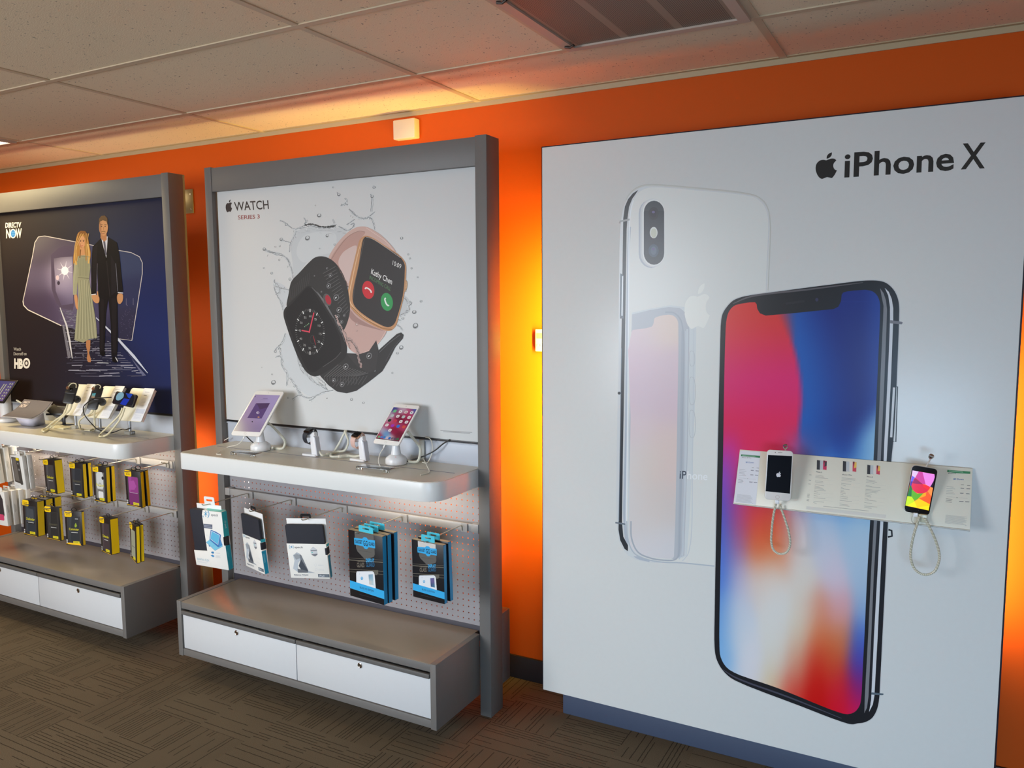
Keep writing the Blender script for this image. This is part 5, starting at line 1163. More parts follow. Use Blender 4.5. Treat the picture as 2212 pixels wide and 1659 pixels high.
def watch(xy, band, case, label):
    x, y = xy
    t = empty('smart_watch', (x-.024, y-.004, ZS+.1045), rot(-8, 26, 10), label, 'watch', 'watches on the watch bay shelf')
    bm = bmesh.new(); prism(bm, rrect(.034, .040, .009, 7), -.004, .005, 'z', bev=.0022); fin(bm, 'case', case, t)
    bm = bmesh.new(); prism(bm, rrect(.031, .037, .0075, 7), .0052, .0062, 'z', bev=.0004); fin(bm, 'glass', GLASSB, t)
    bm = bmesh.new(); lathe(bm, [(.0036, 0), (.0036, .003)], 14); o = fin(bm, 'crown', CHROME, t); o.rotation_euler = (0, math.radians(90), 0); o.location = (.0172, .008, .001)
    # band loop
    bm = bmesh.new(); P_ = smoothpts([(0, -.019, .001), (0, -.027, -.006), (0, -.032, -.022), (0, -.029, -.042), (0, -.016, -.056), (0, 0, -.060), (0, .016, -.054), (0, .028, -.038), (0, .030, -.018), (0, .026, -.005), (0, .019, .001)], False, 5)
    k = len(P_); wd = .0115; th = .0011; rings = []
    for i, p in enumerate(P_):
        tt = Vector(P_[min(i+1, k-1)])-Vector(P_[max(i-1, 0)]); tt.normalize(); nn = tt.cross(Vector((1, 0, 0))); p = Vector(p)
        rings.append([bm.verts.new(p+Vector((sx*wd, 0, 0))+nn*sn*th) for sx, sn in ((-1, -1), (1, -1), (1, 1), (-1, 1))])
    for a, b_ in zip(rings, rings[1:]):
        for j in range(4): bm.faces.new((a[j], a[(j+1) % 4], b_[(j+1) % 4], b_[j]))
    bm.faces.new(rings[0]); bm.faces.new(rings[-1]); fin(bm, 'band', band, t)
watch(s1, mat('black_band', (38, 42, 52), .55), mat('black_case', (46, 46, 52), .3, .3), 'black smart watch looped over its white stand')
watch(s2, ROSE, GOLDC, 'rose gold smart watch with pink band on its stand')
cable('coiled_cable', [(s1[0]+.022, s1[1]+.006, zt+.020), (*onz(*w7(600, 650), zt+.01)[:2], zt+.008), (*onz(*w7(720, 668), zt)[:2], zt+.008), (*onz(*w7(880, 640), zt)[:2], zt+.010), ony(*w7(1000, 560), -.385), ony(*w7(1045, 430), -.375), ony(*w7(1005, 300), -.366), ony(*w7(985, 245), -.356)], .0046, CABLE, 'cream coiled cable rising from the black watch stand to the back strip', 'cable', 'coiled watch cables', 8, (.22, .45, 16, .0026))
cable('coiled_cable', [(s2[0]-.010, s2[1]+.020, zt+.020), (*onz(*w7(1150, 670), zt+.012)[:2], zt+.010), (*onz(*w7(1050, 700), zt)[:2], zt+.008), (*onz(*w7(900, 712), zt)[:2], zt+.008), (*onz(*w7(760, 712), zt)[:2], zt+.008), (*onz(*w7(745, 690), zt)[:2], zt+.010), ony(*w7(800, 600), -.372), ony(*w7(900, 440), -.358), ony(*w7(970, 300), -.350), ony(*w7(1015, 235), -.341)], .0046, CABLE, 'cream coiled cable from the rose watch stand crossing to the back strip', 'cable', 'coiled watch cables', 8, (.20, .36, 12, .0026))
# ---------------------------------------------------------------- phone case boxes on the left bay hooks
YL = (250, 196, 12)
def case_box(pos, ang, w, h, d, label, cat='package', grp='black and yellow phone case boxes', art=None, cover=None, logo=True):
    t = pose('phone_case_box', pos, ang, label, cat, grp)
    pbox('carton', w, -h/2, h/2, 0, d, mat('carton_black', (34, 30, 28), .4), t, .0006)
    bm = bmesh.new(); box(bm, (w/2, w/2+.0007), (.0022, d-.0014), (-h/2+.0025, h/2-.003), 0); fin(bm, 'yellow_side', YEL, t)
    bm = bmesh.new(); prism(bm, rrect(w*.44, h*.17, .008, 6, -w/2+w*.21, h/2-h*.085), -.0016, -.0002, 'y', bev=.0005); fin(bm, 'badge', mat('badge_yellow', (252, 206, 22), .4), t)
    bm = bmesh.new()
    tube(bm, [(.0+.015*math.cos(a), d*.45, h/2+.0075+.0085*math.sin(a)) for a in [2*math.pi*i/20 for i in range(20)]], .0016, 6, closed=True); fin(bm, 'hang_loop', BLACK, t)
    return t
def case_art(t, w, h, name, cover, extra=None):
    A = Art(Matrix.Identity(4), 'F', 0.0)
    # drawn straight in package units: u right, v up, from the centre
    def P(x, y, off=0): return Vector((x*w/1000-w/2, -off, h/2-y*h/1000))
    A.P = P; A.n = 4
    A.poly([(110, 150), (900, 150), (900, 960), (200, 960), (200, 900), (110, 900)], (54, 50, 48))
    A.poly([(190, 165), (800, 165), (820, 190), (820, 900), (190, 900)], cover)
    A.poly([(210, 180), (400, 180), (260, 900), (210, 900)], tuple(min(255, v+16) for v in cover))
    if extra == 'phone': A.poly(rr_(500, 420, 480, 380), tuple(min(255, v+22) for v in cover)); A.poly(rr_(520, 640, 560, 30), (30, 28, 28)) 
    if extra == 'white': A.poly(rr_(500, 400, 520, 480), (206, 208, 206)); A.poly(rr_(540, 800, 380, 200), (222, 222, 220)); A.ell(500, 520, 110, 60, (120, 120, 118), 0, 20, None, .3); A.ell(730, 320, 90, 48, (30, 28, 28))
    if extra == 'purple': A.poly([(200, 620), (820, 600), (820, 960), (200, 960)], (116, 40, 100)); A.poly([(240, 300), (560, 260), (700, 420), (560, 520), (230, 540)], (166, 74, 150)); A.line([(260, 620), (760, 610)], 10, (180, 170, 176))
    if extra == 'green': A.poly([(560, 400), (640, 330), (700, 420), (640, 470), (560, 460)], (150, 170, 40)); A.poly([(600, 210), (780, 210), (780, 230), (600, 230)], (190, 190, 190)); A.poly([(100, 930), (860, 940), (860, 985), (100, 975)], YL)
    if extra == 'grey': A.poly([(240, 230), (760, 230), (760, 900), (240, 900)], (150, 152, 130)); A.line([(260, 620), (760, 610)], 14, (60, 58, 56))
    if name:
        A.text(name, (215, 560), (800, 560), (215, 490), (206, 196, 20) if name != 'Symmetry' else (86, 82, 60), .02); A.poly([(330, 615), (720, 615), (720, 632), (330, 632)], (190, 188, 184))
    A.poly([(430, 880), (800, 880), (800, 950), (430, 950)], (222, 206, 30)); A.lines(460, 905, 770, 905, 2, 20, (120, 110, 20), 7)
    A.ell(60, 860, 42, 26, (190, 188, 184)); A.ell(60, 920, 42, 26, (206, 204, 200))
    A.line([(1, 968), (900, 992)], 10, YL)
    if True:
        A.n += 400; b_ = A.n; A.v_off = 0
        A2 = lambda p: p
        A.text('Otter', (60, 75), (360, 75), (60, 50), (120, 96, 10), .02, lay=.0020); A.text('BOX', (100, 122), (350, 122), (100, 94), (110, 88, 10), .03, lay=.0020)
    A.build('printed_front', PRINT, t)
def rr_(cx, cy, w, h, k=.16):
    r = min(w, h)*k; return [(cx-w/2+r, cy-h/2), (cx+w/2-r, cy-h/2), (cx+w/2, cy-h/2+r), (cx+w/2, cy+h/2-r), (cx+w/2-r, cy+h/2), (cx-w/2+r, cy+h/2), (cx-w/2, cy+h/2-r), (cx-w/2, cy-h/2+r)]
def group_(pos, ang, w, h, d, labels, name, cover, extra, grp, gap=None, turn=2.5):
    for k, lab in enumerate(labels):
        a = (ang[0]+turn*k, ang[1], ang[2]*(1-.5*k)); g = (gap or d+.006)*k
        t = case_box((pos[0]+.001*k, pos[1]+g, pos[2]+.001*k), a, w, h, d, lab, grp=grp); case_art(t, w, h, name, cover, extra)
U = 'yellow and black case boxes on the upper left bay rail'; Lw = 'yellow and black case boxes on the lower left bay rail'
group_((-3.9549, -.5713, .7677), (-2.6, 1.3, -.9), .1009, .1737, .0393, ['thick phone case box with bright yellow side, leftmost yellow one on the upper rail'], 'Defender', (66, 64, 64), None, U)
group_((-3.7382, -.5712, .7703), (2, .5, .7), .098, .1725, .0187, ['black phone case box with plain dark window, front of the pair beside the thick one', 'yellow-sided box behind the plain dark one on the upper rail'], 'Symmetry', (40, 44, 50), None, U)
group_((-3.5586, -.5716, .769), (1.2, -.6, .2), .0954, .175, .0191, ['phone case box with clear white window, front of its pair on the upper rail', 'yellow-sided box behind the clear white one on the upper rail'], 'Pursuit', (120, 118, 112), 'white', U)
group_((-3.3133, -.5711, .7724), (6.5, 3.6, 3), .0956, .1738, .0188, ['phone case box with a purple case in its window', 'yellow-sided box right behind the purple case box'], None, (140, 52, 124), 'purple', U)
group_((-4.1046, -.5971, .5395), (5.6, -1.2, .5), .1067, .1837, .0381, ['thick phone case box, front of three on the lower rail', 'thick yellow-sided box, middle of three on the lower rail', 'thick yellow-sided box, rearmost of three on the lower rail'], 'Defender', (44, 50, 56), 'phone', Lw, .046, 0)
group_((-3.9247, -.5905, .5334), (7.4, .5, -.1), .0989, .1707, .0155, ['slim dark phone case box hanging right beside the three thick ones'], 'Symmetry', (40, 38, 36), None, Lw)
group_((-3.7559, -.5907, .5303), (13.4, -1.8, -1.2), .1004, .1701, .0168, ['slim phone case box with a lime green spot, centre of the lower rail'], 'Commuter', (34, 38, 42), 'green', Lw)
group_((-3.5105, -.5904, .527), (-7.9, -.2, -.3), .0961, .1748, .0392, ['thick phone case box with wide yellow side, second from the right on the lower rail'], 'Defender', (62, 50, 54), None, Lw)
group_((-3.3068, -.5923, .5226), (-20.6, -.7, 2.4), .0929, .1784, .0165, ['turned phone case box with pale window, front of the rightmost lower pair', 'turned yellow-sided box behind the pale window one, rightmost on the lower rail'], None, (150, 152, 130), 'grey', Lw, .020, 0)
# white boxes
def white_box(pos, ang, w, h, d, label, grp, art=0):
    t = pose('white_case_box', pos, ang, label, 'package', grp)
    pbox('carton', w, -h/2, h/2, 0, d, CARD, t, .0008)
    hangtab(t, h/2-.001, w*.5, .022, d*.3, CARD, .4, .0012)
    A = Art(Matrix.Identity(4), 'F', 0.0); A.n = 4
    A.P = lambda x, y, off=0: Vector((x*w/1000-w/2, -off, h/2-y*h/1000))
    if art == 1:
        A.poly([(60, 60), (700, 60), (730, 130), (780, 850), (640, 880), (560, 840), (90, 800)], (74, 70, 64)); A.poly([(120, 90), (420, 90), (500, 780), (140, 760)], (112, 106, 98)); A.ell(560, 240, 50, 26, (150, 150, 150)); A.ell(600, 420, 70, 34, (140, 140, 140)); A.ell(570, 330, 30, 18, (30, 30, 30))
        A.poly(rr_(560, 105, 260, 90, .3), (240, 210, 40)); A.lines(120, 890, 500, 930, 2, 22, (190, 188, 182), 6)
    elif art == 2:
        A.poly(rr_(450, 450, 760, 760, .2), (60, 54, 56)); A.poly(rr_(520, 760, 500, 180, .2), (210, 70, 110))
    if art: A.build('printed_front', PRINT, t)
    A = Art(Matrix.Identity(4), 'R', w/2); A.n = 2
    A.P = lambda x, y, off=0: Vector((w/2+off, x*d/1000, h/2-y*h/1000))
    A.lines(380, 380, 380, 640, 1, 1, (150, 146, 138), 60, .1); A.lines(600, 420, 600, 600, 1, 1, (170, 166, 158), 50, .1)
    A.build('printed_side', PRINT, t)
gw = 'white phone case boxes at the left edge'
for k, lab in enumerate(('white box with a dark phone case in its window, under the shelf', 'plain white box directly behind the windowed white box')):
    white_box((-4.2152+.004*k, -.5785+.023*k, .7647+.001*k), (1.3, 4.5-k, .7), .0988, .1792, .0183+.006*(k > 0), lab, gw, 1 if k == 0 else 0)
for k, lab in enumerate(('foremost of the three tall white boxes at the upper left edge', 'middle one of the three tall white boxes at the upper left edge', 'rearmost of the three tall white boxes at the upper left edge')):
    white_box((-4.435, -.590+.042*k, .780), (2, 5-1.5*k, 0), .105, .186, .024, lab, gw, 0)
for k, lab in enumerate(('white box with a pink printed corner at the lower left edge', 'white box right behind the pink cornered one', 'white box, third of four in the lower left row', 'white box nearest the pegboard in the lower left row')):
    white_box((-4.370, -.600+.037*k, .560-.002*k), (3, 3-k, 0), .105, .186, .024, lab, gw, 2 if k == 0 else 0)
for z, xs, nm in ((ZRU, ((-4.425, .22), (-4.215, .215), (-3.950, .225), (-3.735, .215), (-3.555, .215), (-3.311, .215)), ('tall white boxes at the upper left edge', 'windowed white box', 'thick bright yellow box', 'plain dark case pair', 'clear white window pair', 'purple case pair')),
                  (ZRL, ((-4.362, .235), (-4.100, .240), (-3.920, .232), (-3.750, .230), (-3.508, .235), (-3.300, .232)), ('lower left row of white boxes', 'three thick case boxes', 'slim dark case box', 'lime spotted case box', 'wide yellow sided box', 'rightmost turned pair'))):
    for (x, L), n_ in zip(xs, nm): hook(x-.008, z, L+.028, 'wire hook on the left bay holding the '+n_, 'hooks of the left bay')
hook(xA-.10, ZRU, .03, 'short empty hook at the right end of the upper left bay rail', 'hooks of the left bay')

# ---------------------------------------------------------------- left bay shelf
s3 = crop(100, 820, 8.508); s4 = crop(0, 820, 11.85)
def device_stand(pos, ang, w, h, view, K, basex, label):
    t = pose('price_stand', pos, ang, label, 'display stand', 'tilted white price stands on the left shelf')
    bm = bmesh.new(); prism(bm, rrect(w, h, .012, 6), 0, .0035, 'y', bev=.0008); fin(bm, 'board', mat('board_plastic', (232, 228, 206), .35), t)
    pbox('info_card', w*.44, -h/2+.002, h/2+.002, -.0016, -.0004, mat('card_white', (236, 236, 238), .45), t, .0003, w*.06, w/2)
    pbox('edge_rail', .006, -h/2+.004, h/2-.004, .0036, .014, CARD, t, .001, w/2-.009, w/2)
    A = Art(MW(t), 'F', -.0018, (0, 0, 1)); A.P = lambda x, y, off=0: Vector((x*w/1000-w/2, -.0018-off, h/2-y*h/1000))
    A.lines(650, 110, 900, 110, 1, 1, (150, 150, 158), 10); A.lines(660, 210, 830, 210, 1, 1, (110, 110, 120), 14); A.lines(640, 300, 860, 300, 6, 42, (190, 190, 200), 7); A.poly([(620, 620), (960, 620), (960, 760), (620, 760)], (206, 210, 222)); A.lines(640, 800, 940, 800, 5, 30, (190, 192, 204), 6)
    A.build('printed_text', PRINT, t)
    return t
def post(x, y, top, label):
    t = empty('stand_post', (x, y, ZS), None, label, 'post', 'silver posts under the price stands')
    bm = bmesh.new(); tube(bm, [(0, 0, .004), (0, 0, top)], .0075, 14); fin(bm, 'pole', SILVER, t)
    bx('clamp', (-.024, .018), (-.016, .016), (.0003, .016), mat('clamp_grey', (170, 168, 160), .45), t, .002); bx('knob', (.014, .024), (-.008, .006), (.004, .013), SILVER, t, .001)
BD = [((-3.8227, -.4804, 1.1542), (-2.8, -31.2, -1.7), .1587, .1719, 'tilted white price stand, leftmost of three on the left shelf'),
      ((-3.6079, -.482, 1.1546), (.6, -35, -1.4), .16, .177, 'tilted white price stand, middle of three on the left shelf'),
      ((-3.3828, -.4811, 1.1544), (1.9, -30.6, -.3), .1605, .1701, 'tilted white price stand, rightmost of three, nearest the grey post')]
for b_ in BD: device_stand(b_[0], b_[1], b_[2], b_[3], None, None, None, b_[4])
for (px, py), lab in (((166, 925), 'silver post under the leftmost price stand'), ((224, 930), 'silver post under the middle price stand'), ((289, 937), 'silver post under the rightmost price stand')):
    q = onz(px, py, ZS); post(q[0], min(q[1]+.01, -.43), .105, lab)
# devices held on the stands
def puck(p, yaw, label):
    t = empty('security_mount', p, rot(yaw, -25, 0), label, 'mount', 'black round mounts behind the devices')
    bm = bmesh.new(); lathe(bm, [(.018, 0), (.018, .012), (.014, .022), (.010, .030)], 24); o = fin(bm, 'mount_cup', BLACK, t); o.rotation_euler = (math.radians(90), 0, 0); o.location = (0, .02, 0)
def dev(name, p, ang, w, h, label):
    t = pose(name, p, ang, label, 'phone'); slab('body', w, h, .011, .010, BLACK, t, .003); return t
d1 = dev('flip_phone', ony(*s3(440, 245), -.55), (35, -26, 8), .052, .108, 'black flip phone on the leftmost price stand')
bx('hinge', (-.024, .024), (-.004, .006), (-.004, .004), mat('hinge_black', (44, 42, 44), .3), d1, .001); bx('camera_bump', (-.006, .006), (-.0025, 0), (.014, .026), GLASSB, d1, .001)
d2 = dev('flip_phone', ony(*s3(890, 330), -.55), (30, -24, 8), .050, .118, 'black flip phone with small lit display on the middle price stand')
A = Art(MW(d2), 'F', -.0006, (100, 820, 8.508)); A.grad([(845, 255), (912, 250), (885, 338), (820, 342)], 2, 4, rbf([(870, 260, (90, 176, 190)), (850, 300, (130, 170, 160)), (850, 335, (206, 130, 90))], 20)); A.build('screen', SCREEN, d2)
bx('hinge', (-.023, .023), (-.003, .006), (-.010, -.003), mat('hinge_black', (44, 42, 44), .3), d2, .001)
d3 = pose('rugged_phone', (-3.3893, -.5394, 1.187), (4.4, -23.2, 5.4), 'black rugged phone held sideways with a blue lit screen', 'phone')
slab('body', .142, .0627, .012, .010, BLACK, d3, .003)
A = Art(MW(d3), 'F', -.0003, (100, 820, 8.508))
A.poly([(1330, 236), (1420, 232), (1590, 262), (1610, 300), (1590, 440), (1560, 478), (1370, 455), (1260, 420), (1275, 330)], (30, 36, 48)); A.poly(smoothpts([(1345, 240), (1400, 234), (1424, 262), (1418, 320), (1385, 355), (1320, 385), (1284, 365), (1284, 320), (1305, 270)], True, 4), (140, 186, 206)); A.poly([(1462, 250), (1590, 266), (1535, 350), (1500, 325)], (40, 80, 196)); A.poly([(1425, 345), (1535, 362), (1460, 476), (1350, 450)], (36, 64, 190)); A.line([(1500, 255), (1480, 300)], 4, (50, 60, 90))
A.build('screen', SCREEN, d3)
for k, (x, y, lab) in enumerate(((545, 345, 'round black mount behind the leftmost flip phone'), (1010, 395, 'round black mount behind the middle flip phone'))): puck(ony(*s3(x, y), -.535), 40, lab)
# loops of cream cable
def loop(pts, label, cat='cable'): cable('loop_cable', pts, .0042, mat('cream_cord', (222, 214, 180), .5), label, cat, 'cream cable loops of the left shelf')
def Z3(x, y, dz=.0085): q = onz(*s3(x, y), ZS); return (q[0], q[1], ZS+dz)
loop([ony(*s3(400, 430), -.545), ony(*s3(330, 620), -.56), ony(*s3(150, 760), -.575), Z3(-10, 925), Z3(-70, 960), Z3(-40, 985), Z3(60, 930), ony(*s3(260, 720), -.57), ony(*s3(440, 540), -.56), ony(*s3(470, 440), -.55)], 'cream cable loop drooping forward below the leftmost price stand')
loop([ony(*s3(880, 440), -.545), ony(*s3(850, 590), -.55), ony(*s3(680, 690), -.545), ony(*s3(600, 780), -.54), ony(*s3(610, 870), -.54), Z3(690, 950), Z3(800, 965), Z3(870, 935), ony(*s3(890, 850), -.54), ony(*s3(885, 680), -.54), ony(*s3(890, 590), -.545), ony(*s3(930, 460), -.55)], 'round cream cable loop below the middle price stand')
loop([ony(*s3(1400, 520), -.555), ony(*s3(1350, 640), -.565), ony(*s3(1150, 850), -.59), Z3(1000, 1030), Z3(990, 1075), Z3(1060, 1070), ony(*s3(1200, 930), -.585), ony(*s3(1380, 690), -.565), ony(*s3(1440, 520), -.555)], 'long narrow cream cable loop below the rightmost price stand')
cable('black_cable', [ony(*s3(1200, 325), -.55), ony(*s3(1080, 332), -.57), ony(*s3(900, 345), -.59), ony(*s3(760, 420), -.59), ony(*s3(680, 520), -.585), ony(*s3(700, 640), -.58), ony(*s3(850, 830), -.575), Z3(1010, 970), Z3(1200, 1010), Z3(1380, 960, .012), ony(*s3(1480, 915), -.46), ony(*s3(1560, 885), -.445)], .0024, BLACK, 'thin black cable bowing left from the rugged phone')
for k, (pts, lab) in enumerate((([(400, 150), (440, 90), (500, 66), (550, 90), (548, 150)], 'cream wire arched over the leftmost flip phone'), ([(870, 170), (900, 110), (960, 95), (1000, 125), (985, 160)], 'cream wire arched over the middle flip phone'))):
    cable('wire_arch', [ony(*s3(*q), -.555) for q in pts], .0022, mat('cream_cord', (222, 214, 180), .5), lab, 'cable', 'cream wire arches')
    q = ony(*s3(*pts[0]), -.556); bm = bmesh.new(); lathe(bm, [(.007, -.004), (.009, 0), (.007, .006)], 14); o = fin(bm, 'alarm_sensor', mat('copper_chrome', (222, 180, 150), .2, .9), None, q); o.rotation_euler = (math.radians(60), 0, 0)
    tag(o, 'small shiny alarm sensor beside the '+('leftmost' if k == 0 else 'middle')+' flip phone', 'alarm sensor', 'shiny alarm sensors on the left shelf')
# black easel and flat white tray
ea = empty('black_easel', Z3(330, 835, 0), rot(25, 0, 0), 'empty black easel folded low behind the white tray', 'easel')
bx('bar', (-.095, .0), (-.004, .004), (.052, .062), BLACK, ea, .001); bx('leg', (-.006, .006), (-.006, .006), (.001, .06), BLACK, ea, .001); bx('foot', (-.03, .045), (-.02, .02), (.0003, .004), BLACK, ea, .001)
o = bx('ledge', (-.05, .05), (-.003, .003), (0, .05), mat('easel_grey', (64, 58, 52), .4), ea, .001); o.rotation_euler = (math.radians(-30), math.radians(35), 0); o.location = (-.05, 0, .045)
q = Z3(290, 880, 0); tr = empty('white_tray', (q[0], q[1]-.005, ZS), rot(-12, 0, 0), 'low flat white tray in front of the black easel', 'tray')
bm = bmesh.new(); prism(bm, [(-.095, -.020), (.02, -.038), (.085, -.02), (.075, .018), (-.085, .022)], .0004, .008, 'z', bev=.002); fin(bm, 'body', mat('tray_cream', (232, 226, 196), .45), tr)
for k in range(9): bx('key', (-.03+k*.011, -.022+k*.011), (-.006, .004), (.0082, .0098), mat('tray_key', (206, 200, 176), .5), tr, .0004)
# curved sign in its holder
w, h = .2164, .151
sg = pose('sign_holder', (-4.2379, -.4973, 1.0848), (8.1, -60.1, 2.6), 'curved grey sign on a folded white card foot on the left shelf', 'sign')
bm = bmesh.new(); n = 14; rows = []
for j in range(n+1):
    v = j/n; z = h/2-h*v; y = .014*math.sin(math.pi*v)
    rows.append([bm.verts.new((x, y, z)) for x in (-w/2, w/2)])
for a, b_ in zip(rows, rows[1:]): f = bm.faces.new((a[0], a[1], b_[1], b_[0])); f.smooth = True
o = fin(bm, 'sheet', mat('sign_edge', (214, 208, 206), .4), sg); md = o.modifiers.new('s', 'SOLIDIFY'); md.thickness = .002; md.offset = 1
A = Art(Matrix.Identity(4), 'F'); A.n = 0
def Psg(x, y, off=0): v = y/1000; return Vector((x*w/1000-w/2, .014*math.sin(math.pi*v)-.0028-off, h/2-h*v))
A.P = Psg
A.grad([(15, 20), (985, 20), (985, 975), (15, 975)], 6, 24, lambda x, y: (104-y*.006, 98-y*.004, 104))
A.text('DIRECTV', (95, 190), (320, 190), (95, 110), (222, 206, 200), .03, lay=.003); A.text('NOW', (95, 390), (320, 390), (95, 235), (222, 206, 200), .03, lay=.003)
A.lines(90, 480, 640, 480, 1, 1, (206, 196, 190), 14, .01); A.lines(90, 600, 700, 600, 4, 70, (142, 130, 132), 9)
A.build('printed_front', PRINT, sg)
q0 = onz(*s4(545, 1180), ZS); q1 = onz(*s4(850, 1212), ZS); q2 = onz(*s4(1160, 1140), ZS)
ft = empty('x', (0, 0, 0)); bpy.data.objects.remove(ft)
Mi = MW(sg).inverted()
def wl(p): return Mi @ Vector(p)
tops = [ony(*s4(400, 975), -.545), ony(*s4(768, 1015), -.545), ony(*s4(1110, 850), -.47)]
bm = bmesh.new()
V = [bm.verts.new(wl(p)) for p in [(p[0], p[1], ZS+.0022) for p in (q0, q1, q2, (q2[0]-.10, q2[1], ZS))]+[tops[0], tops[1], tops[2], (tops[2][0]-.11, tops[2][1], tops[2][2])]]
for p, dz in ((q0, 0),): pass
for f in ((0, 1, 5, 4), (1, 2, 6, 5), (2, 3, 7, 6), (3, 0, 4, 7)): bm.faces.new([V[i] for i in f])
o = fin(bm, 'card_foot', mat('foot_card', (206, 206, 226), .5), sg); md = o.modifiers.new('s', 'SOLIDIFY'); md.thickness = .0015; md.offset = 0
# black tablet at the left edge
tb = pose('tablet', (-4.545, -.47, 1.165), (2, -38, 0), 'black tablet showing blue keypad tiles at the left edge of the shelf', 'tablet')
w, h = .225, .145
slab('body', w, h, .008, .008, BLACK, tb)
A = Art(MW(tb), 'F', 0.0); A.P = lambda x, y, off=0: Vector((x*w/1000-w/2, -off, h/2-y*h/1000))
A.grad([(60, 70), (940, 70), (940, 930), (60, 930)], 6, 6, lambda x, y: (70+.03*x+.02*y, 76+.02*x, 132+.01*x))
for i in range(2): A.poly([(560+i*85, 200), (590+i*85, 200), (590+i*85, 850), (560+i*85, 850)], (206, 206, 166))
for i in range(2):
    for j in range(6): A.poly(rr_(790+i*85, 180+j*130, 40, 62, .2), (196, 196, 160))
for i in range(4): A.poly(rr_(160+i*100, 400, 60, 120, .2), (120, 150, 190))
A.build('screen', SCREEN, tb)
t = empty('tablet_stand', (-4.53, -.445, ZS), None, 'thick white pole stand under the black tablet at the left edge', 'tablet stand')
bm = bmesh.new(); lathe(bm, [(.062, .001), (.063, .004), (.060, .018), (.030, .028)], 40); fin(bm, 'base', WPL, t)
bm = bmesh.new(); lathe(bm, [(.028, .0272), (.027, .05), (.030, .145)], 32); fin(bm, 'neck', WPL, t)
bm = bmesh.new(); lathe(bm, [(.003, 0), (.002, .0015)], 10); o = fin(bm, 'alarm_light', mat('alarm_lamp', (240, 120, 130), .3), t); o.rotation_euler = (math.radians(90), 0, 0); o.location = (-.004, -.0285, .10)
cable('security_cable', [(-4.43, -.44, 1.115), (-4.38, -.43, 1.09), (-4.33, -.42, 1.05), (-4.32, -.40, ZS+.006)], .0045, CABLE, 'cream cable slanting down behind the black tablet')

# ---------------------------------------------------------------- price plate and phones on the big panel
pl = pose('price_plate', (-.2633, -.2621, 1.0422), (-.7, -23.6, -.1), 'long white plate of printed phone prices fixed across the big phone panel', 'price plate')
w, h = .6893, .1854
pbox('plate', w, -h/2, h/2, 0, .004, mat('plate_cream', (226, 222, 206), .35), pl, .0008)
pbox('lower_lip', w, -h/2-.0035, -h/2-.0002, -.004, .004, mat('lip_grey', (196, 196, 190), .35), pl, .0008)
for x in (-.16, .18): bx('standoff', (x-.012, x+.012), (.0045, .008), (.050, .070), SILVER, pl, .001)
A = Art(MW(pl), 'F', 0.0, (1570, 950, 7.628)); gr = (150, 152, 156); dk = (92, 92, 96)
A.poly([(222, 180), (556, 200), (478, 1072), (118, 1030)], (222, 224, 230))
A.poly([(236, 240), (550, 265), (546, 298), (330, 278), (232, 270)], (50, 128, 84)); A.lines(256, 254, 535, 276, 2, 10, (176, 208, 186), 3.5, .3); A.text('iPhone 8 Plus', (246, 300), (402, 306), (248, 284), dk)
A.text('$0 Down', (310, 382), (446, 388), (312, 358), (70, 110, 170), .01)
A.lines(412, 458, 445, 460, 1, 1, dk, 6, 0); A.lines(490, 464, 530, 467, 1, 1, dk, 6, 0)
for y0, a in ((488, 0), (515, 20), (540, -10), (562, -5), (588, 14)): A.lines(208-(y0-488)*.08, y0-4, 302+a, y0+6, 1, 1, gr, 4, 0)
for (x, y) in ((396, 502), (475, 510), (388, 575), (466, 582)): A.lines(x, y-2, x+52, y+2, 2, 7, (84, 86, 104), 4.5, .15)
for (x, y) in ((370, 694), (444, 700)): A.lines(x, y-2, x+60, y+2, 2, 7, (84, 86, 104), 4.5, .15)
A.line([(210, 628), (320, 638)], 2, gr); A.line([(360, 642), (480, 652)], 2, gr); A.text('OR', (328, 646), (350, 648), (329, 634), dk); A.lines(190, 658, 275, 668, 3, 22, (110, 110, 114), 4.5, .2, -3)
A.lines(172, 900, 445, 925, 12, 11, (168, 170, 174), 3.2, .2, -2); A.lines(418, 1048, 440, 1050, 1, 1, gr, 4)
# comparison table
PHS = [(1490, 338, 1645, 500, 0), (1925, 355, 2135, 535, 1)]
A.view(1560, 940, 3.687)
def mini(x, y, w_, h_, kind):
    n_ = 3 if kind == 0 else 4; cs = [(50, 52, 58), (190, 194, 196)]+([(206, 46, 92)] if kind == 0 else [(222, 214, 206), (206, 70, 90)])
    for i, c in enumerate(cs): a = x+w_*i/n_*.98; A.poly([(a, y+i*2), (a+w_/n_*1.1, y+4+i*2), (a+w_/n_*1.05, y+h_+i), (a-2, y+h_-2)], c)
    a = x+w_*(len(cs)-1)/n_; A.poly([(a+w_/n_*.55, y+10), (a+w_/n_*1.1, y+12), (a+w_/n_*1.05, y+h_*.6), (a+w_/n_*.3, y+h_*.7)], (60, 56, 66) if kind == 0 else (232, 190, 90)); A.poly([(a+2, y+4), (a+w_/n_*.5, y+6), (a+4, y+h_*.5)], (40, 38, 44))
mini(755, 198, 76, 78, 0); mini(962, 206, 106, 84, 1); mini(1156, 236, 100, 76, 1)
for (x, y, s_) in ((748, 296, 'iPhone X'), (956, 318, 'iPhone 8 Plus'), (1152, 334, 'iPhone 8')): A.text(s_, (x, y), (x+(48 if s_ != 'iPhone 8 Plus' else 76), y+5), (x+1, y-9), (80, 80, 84), .01)
random.seed(11)
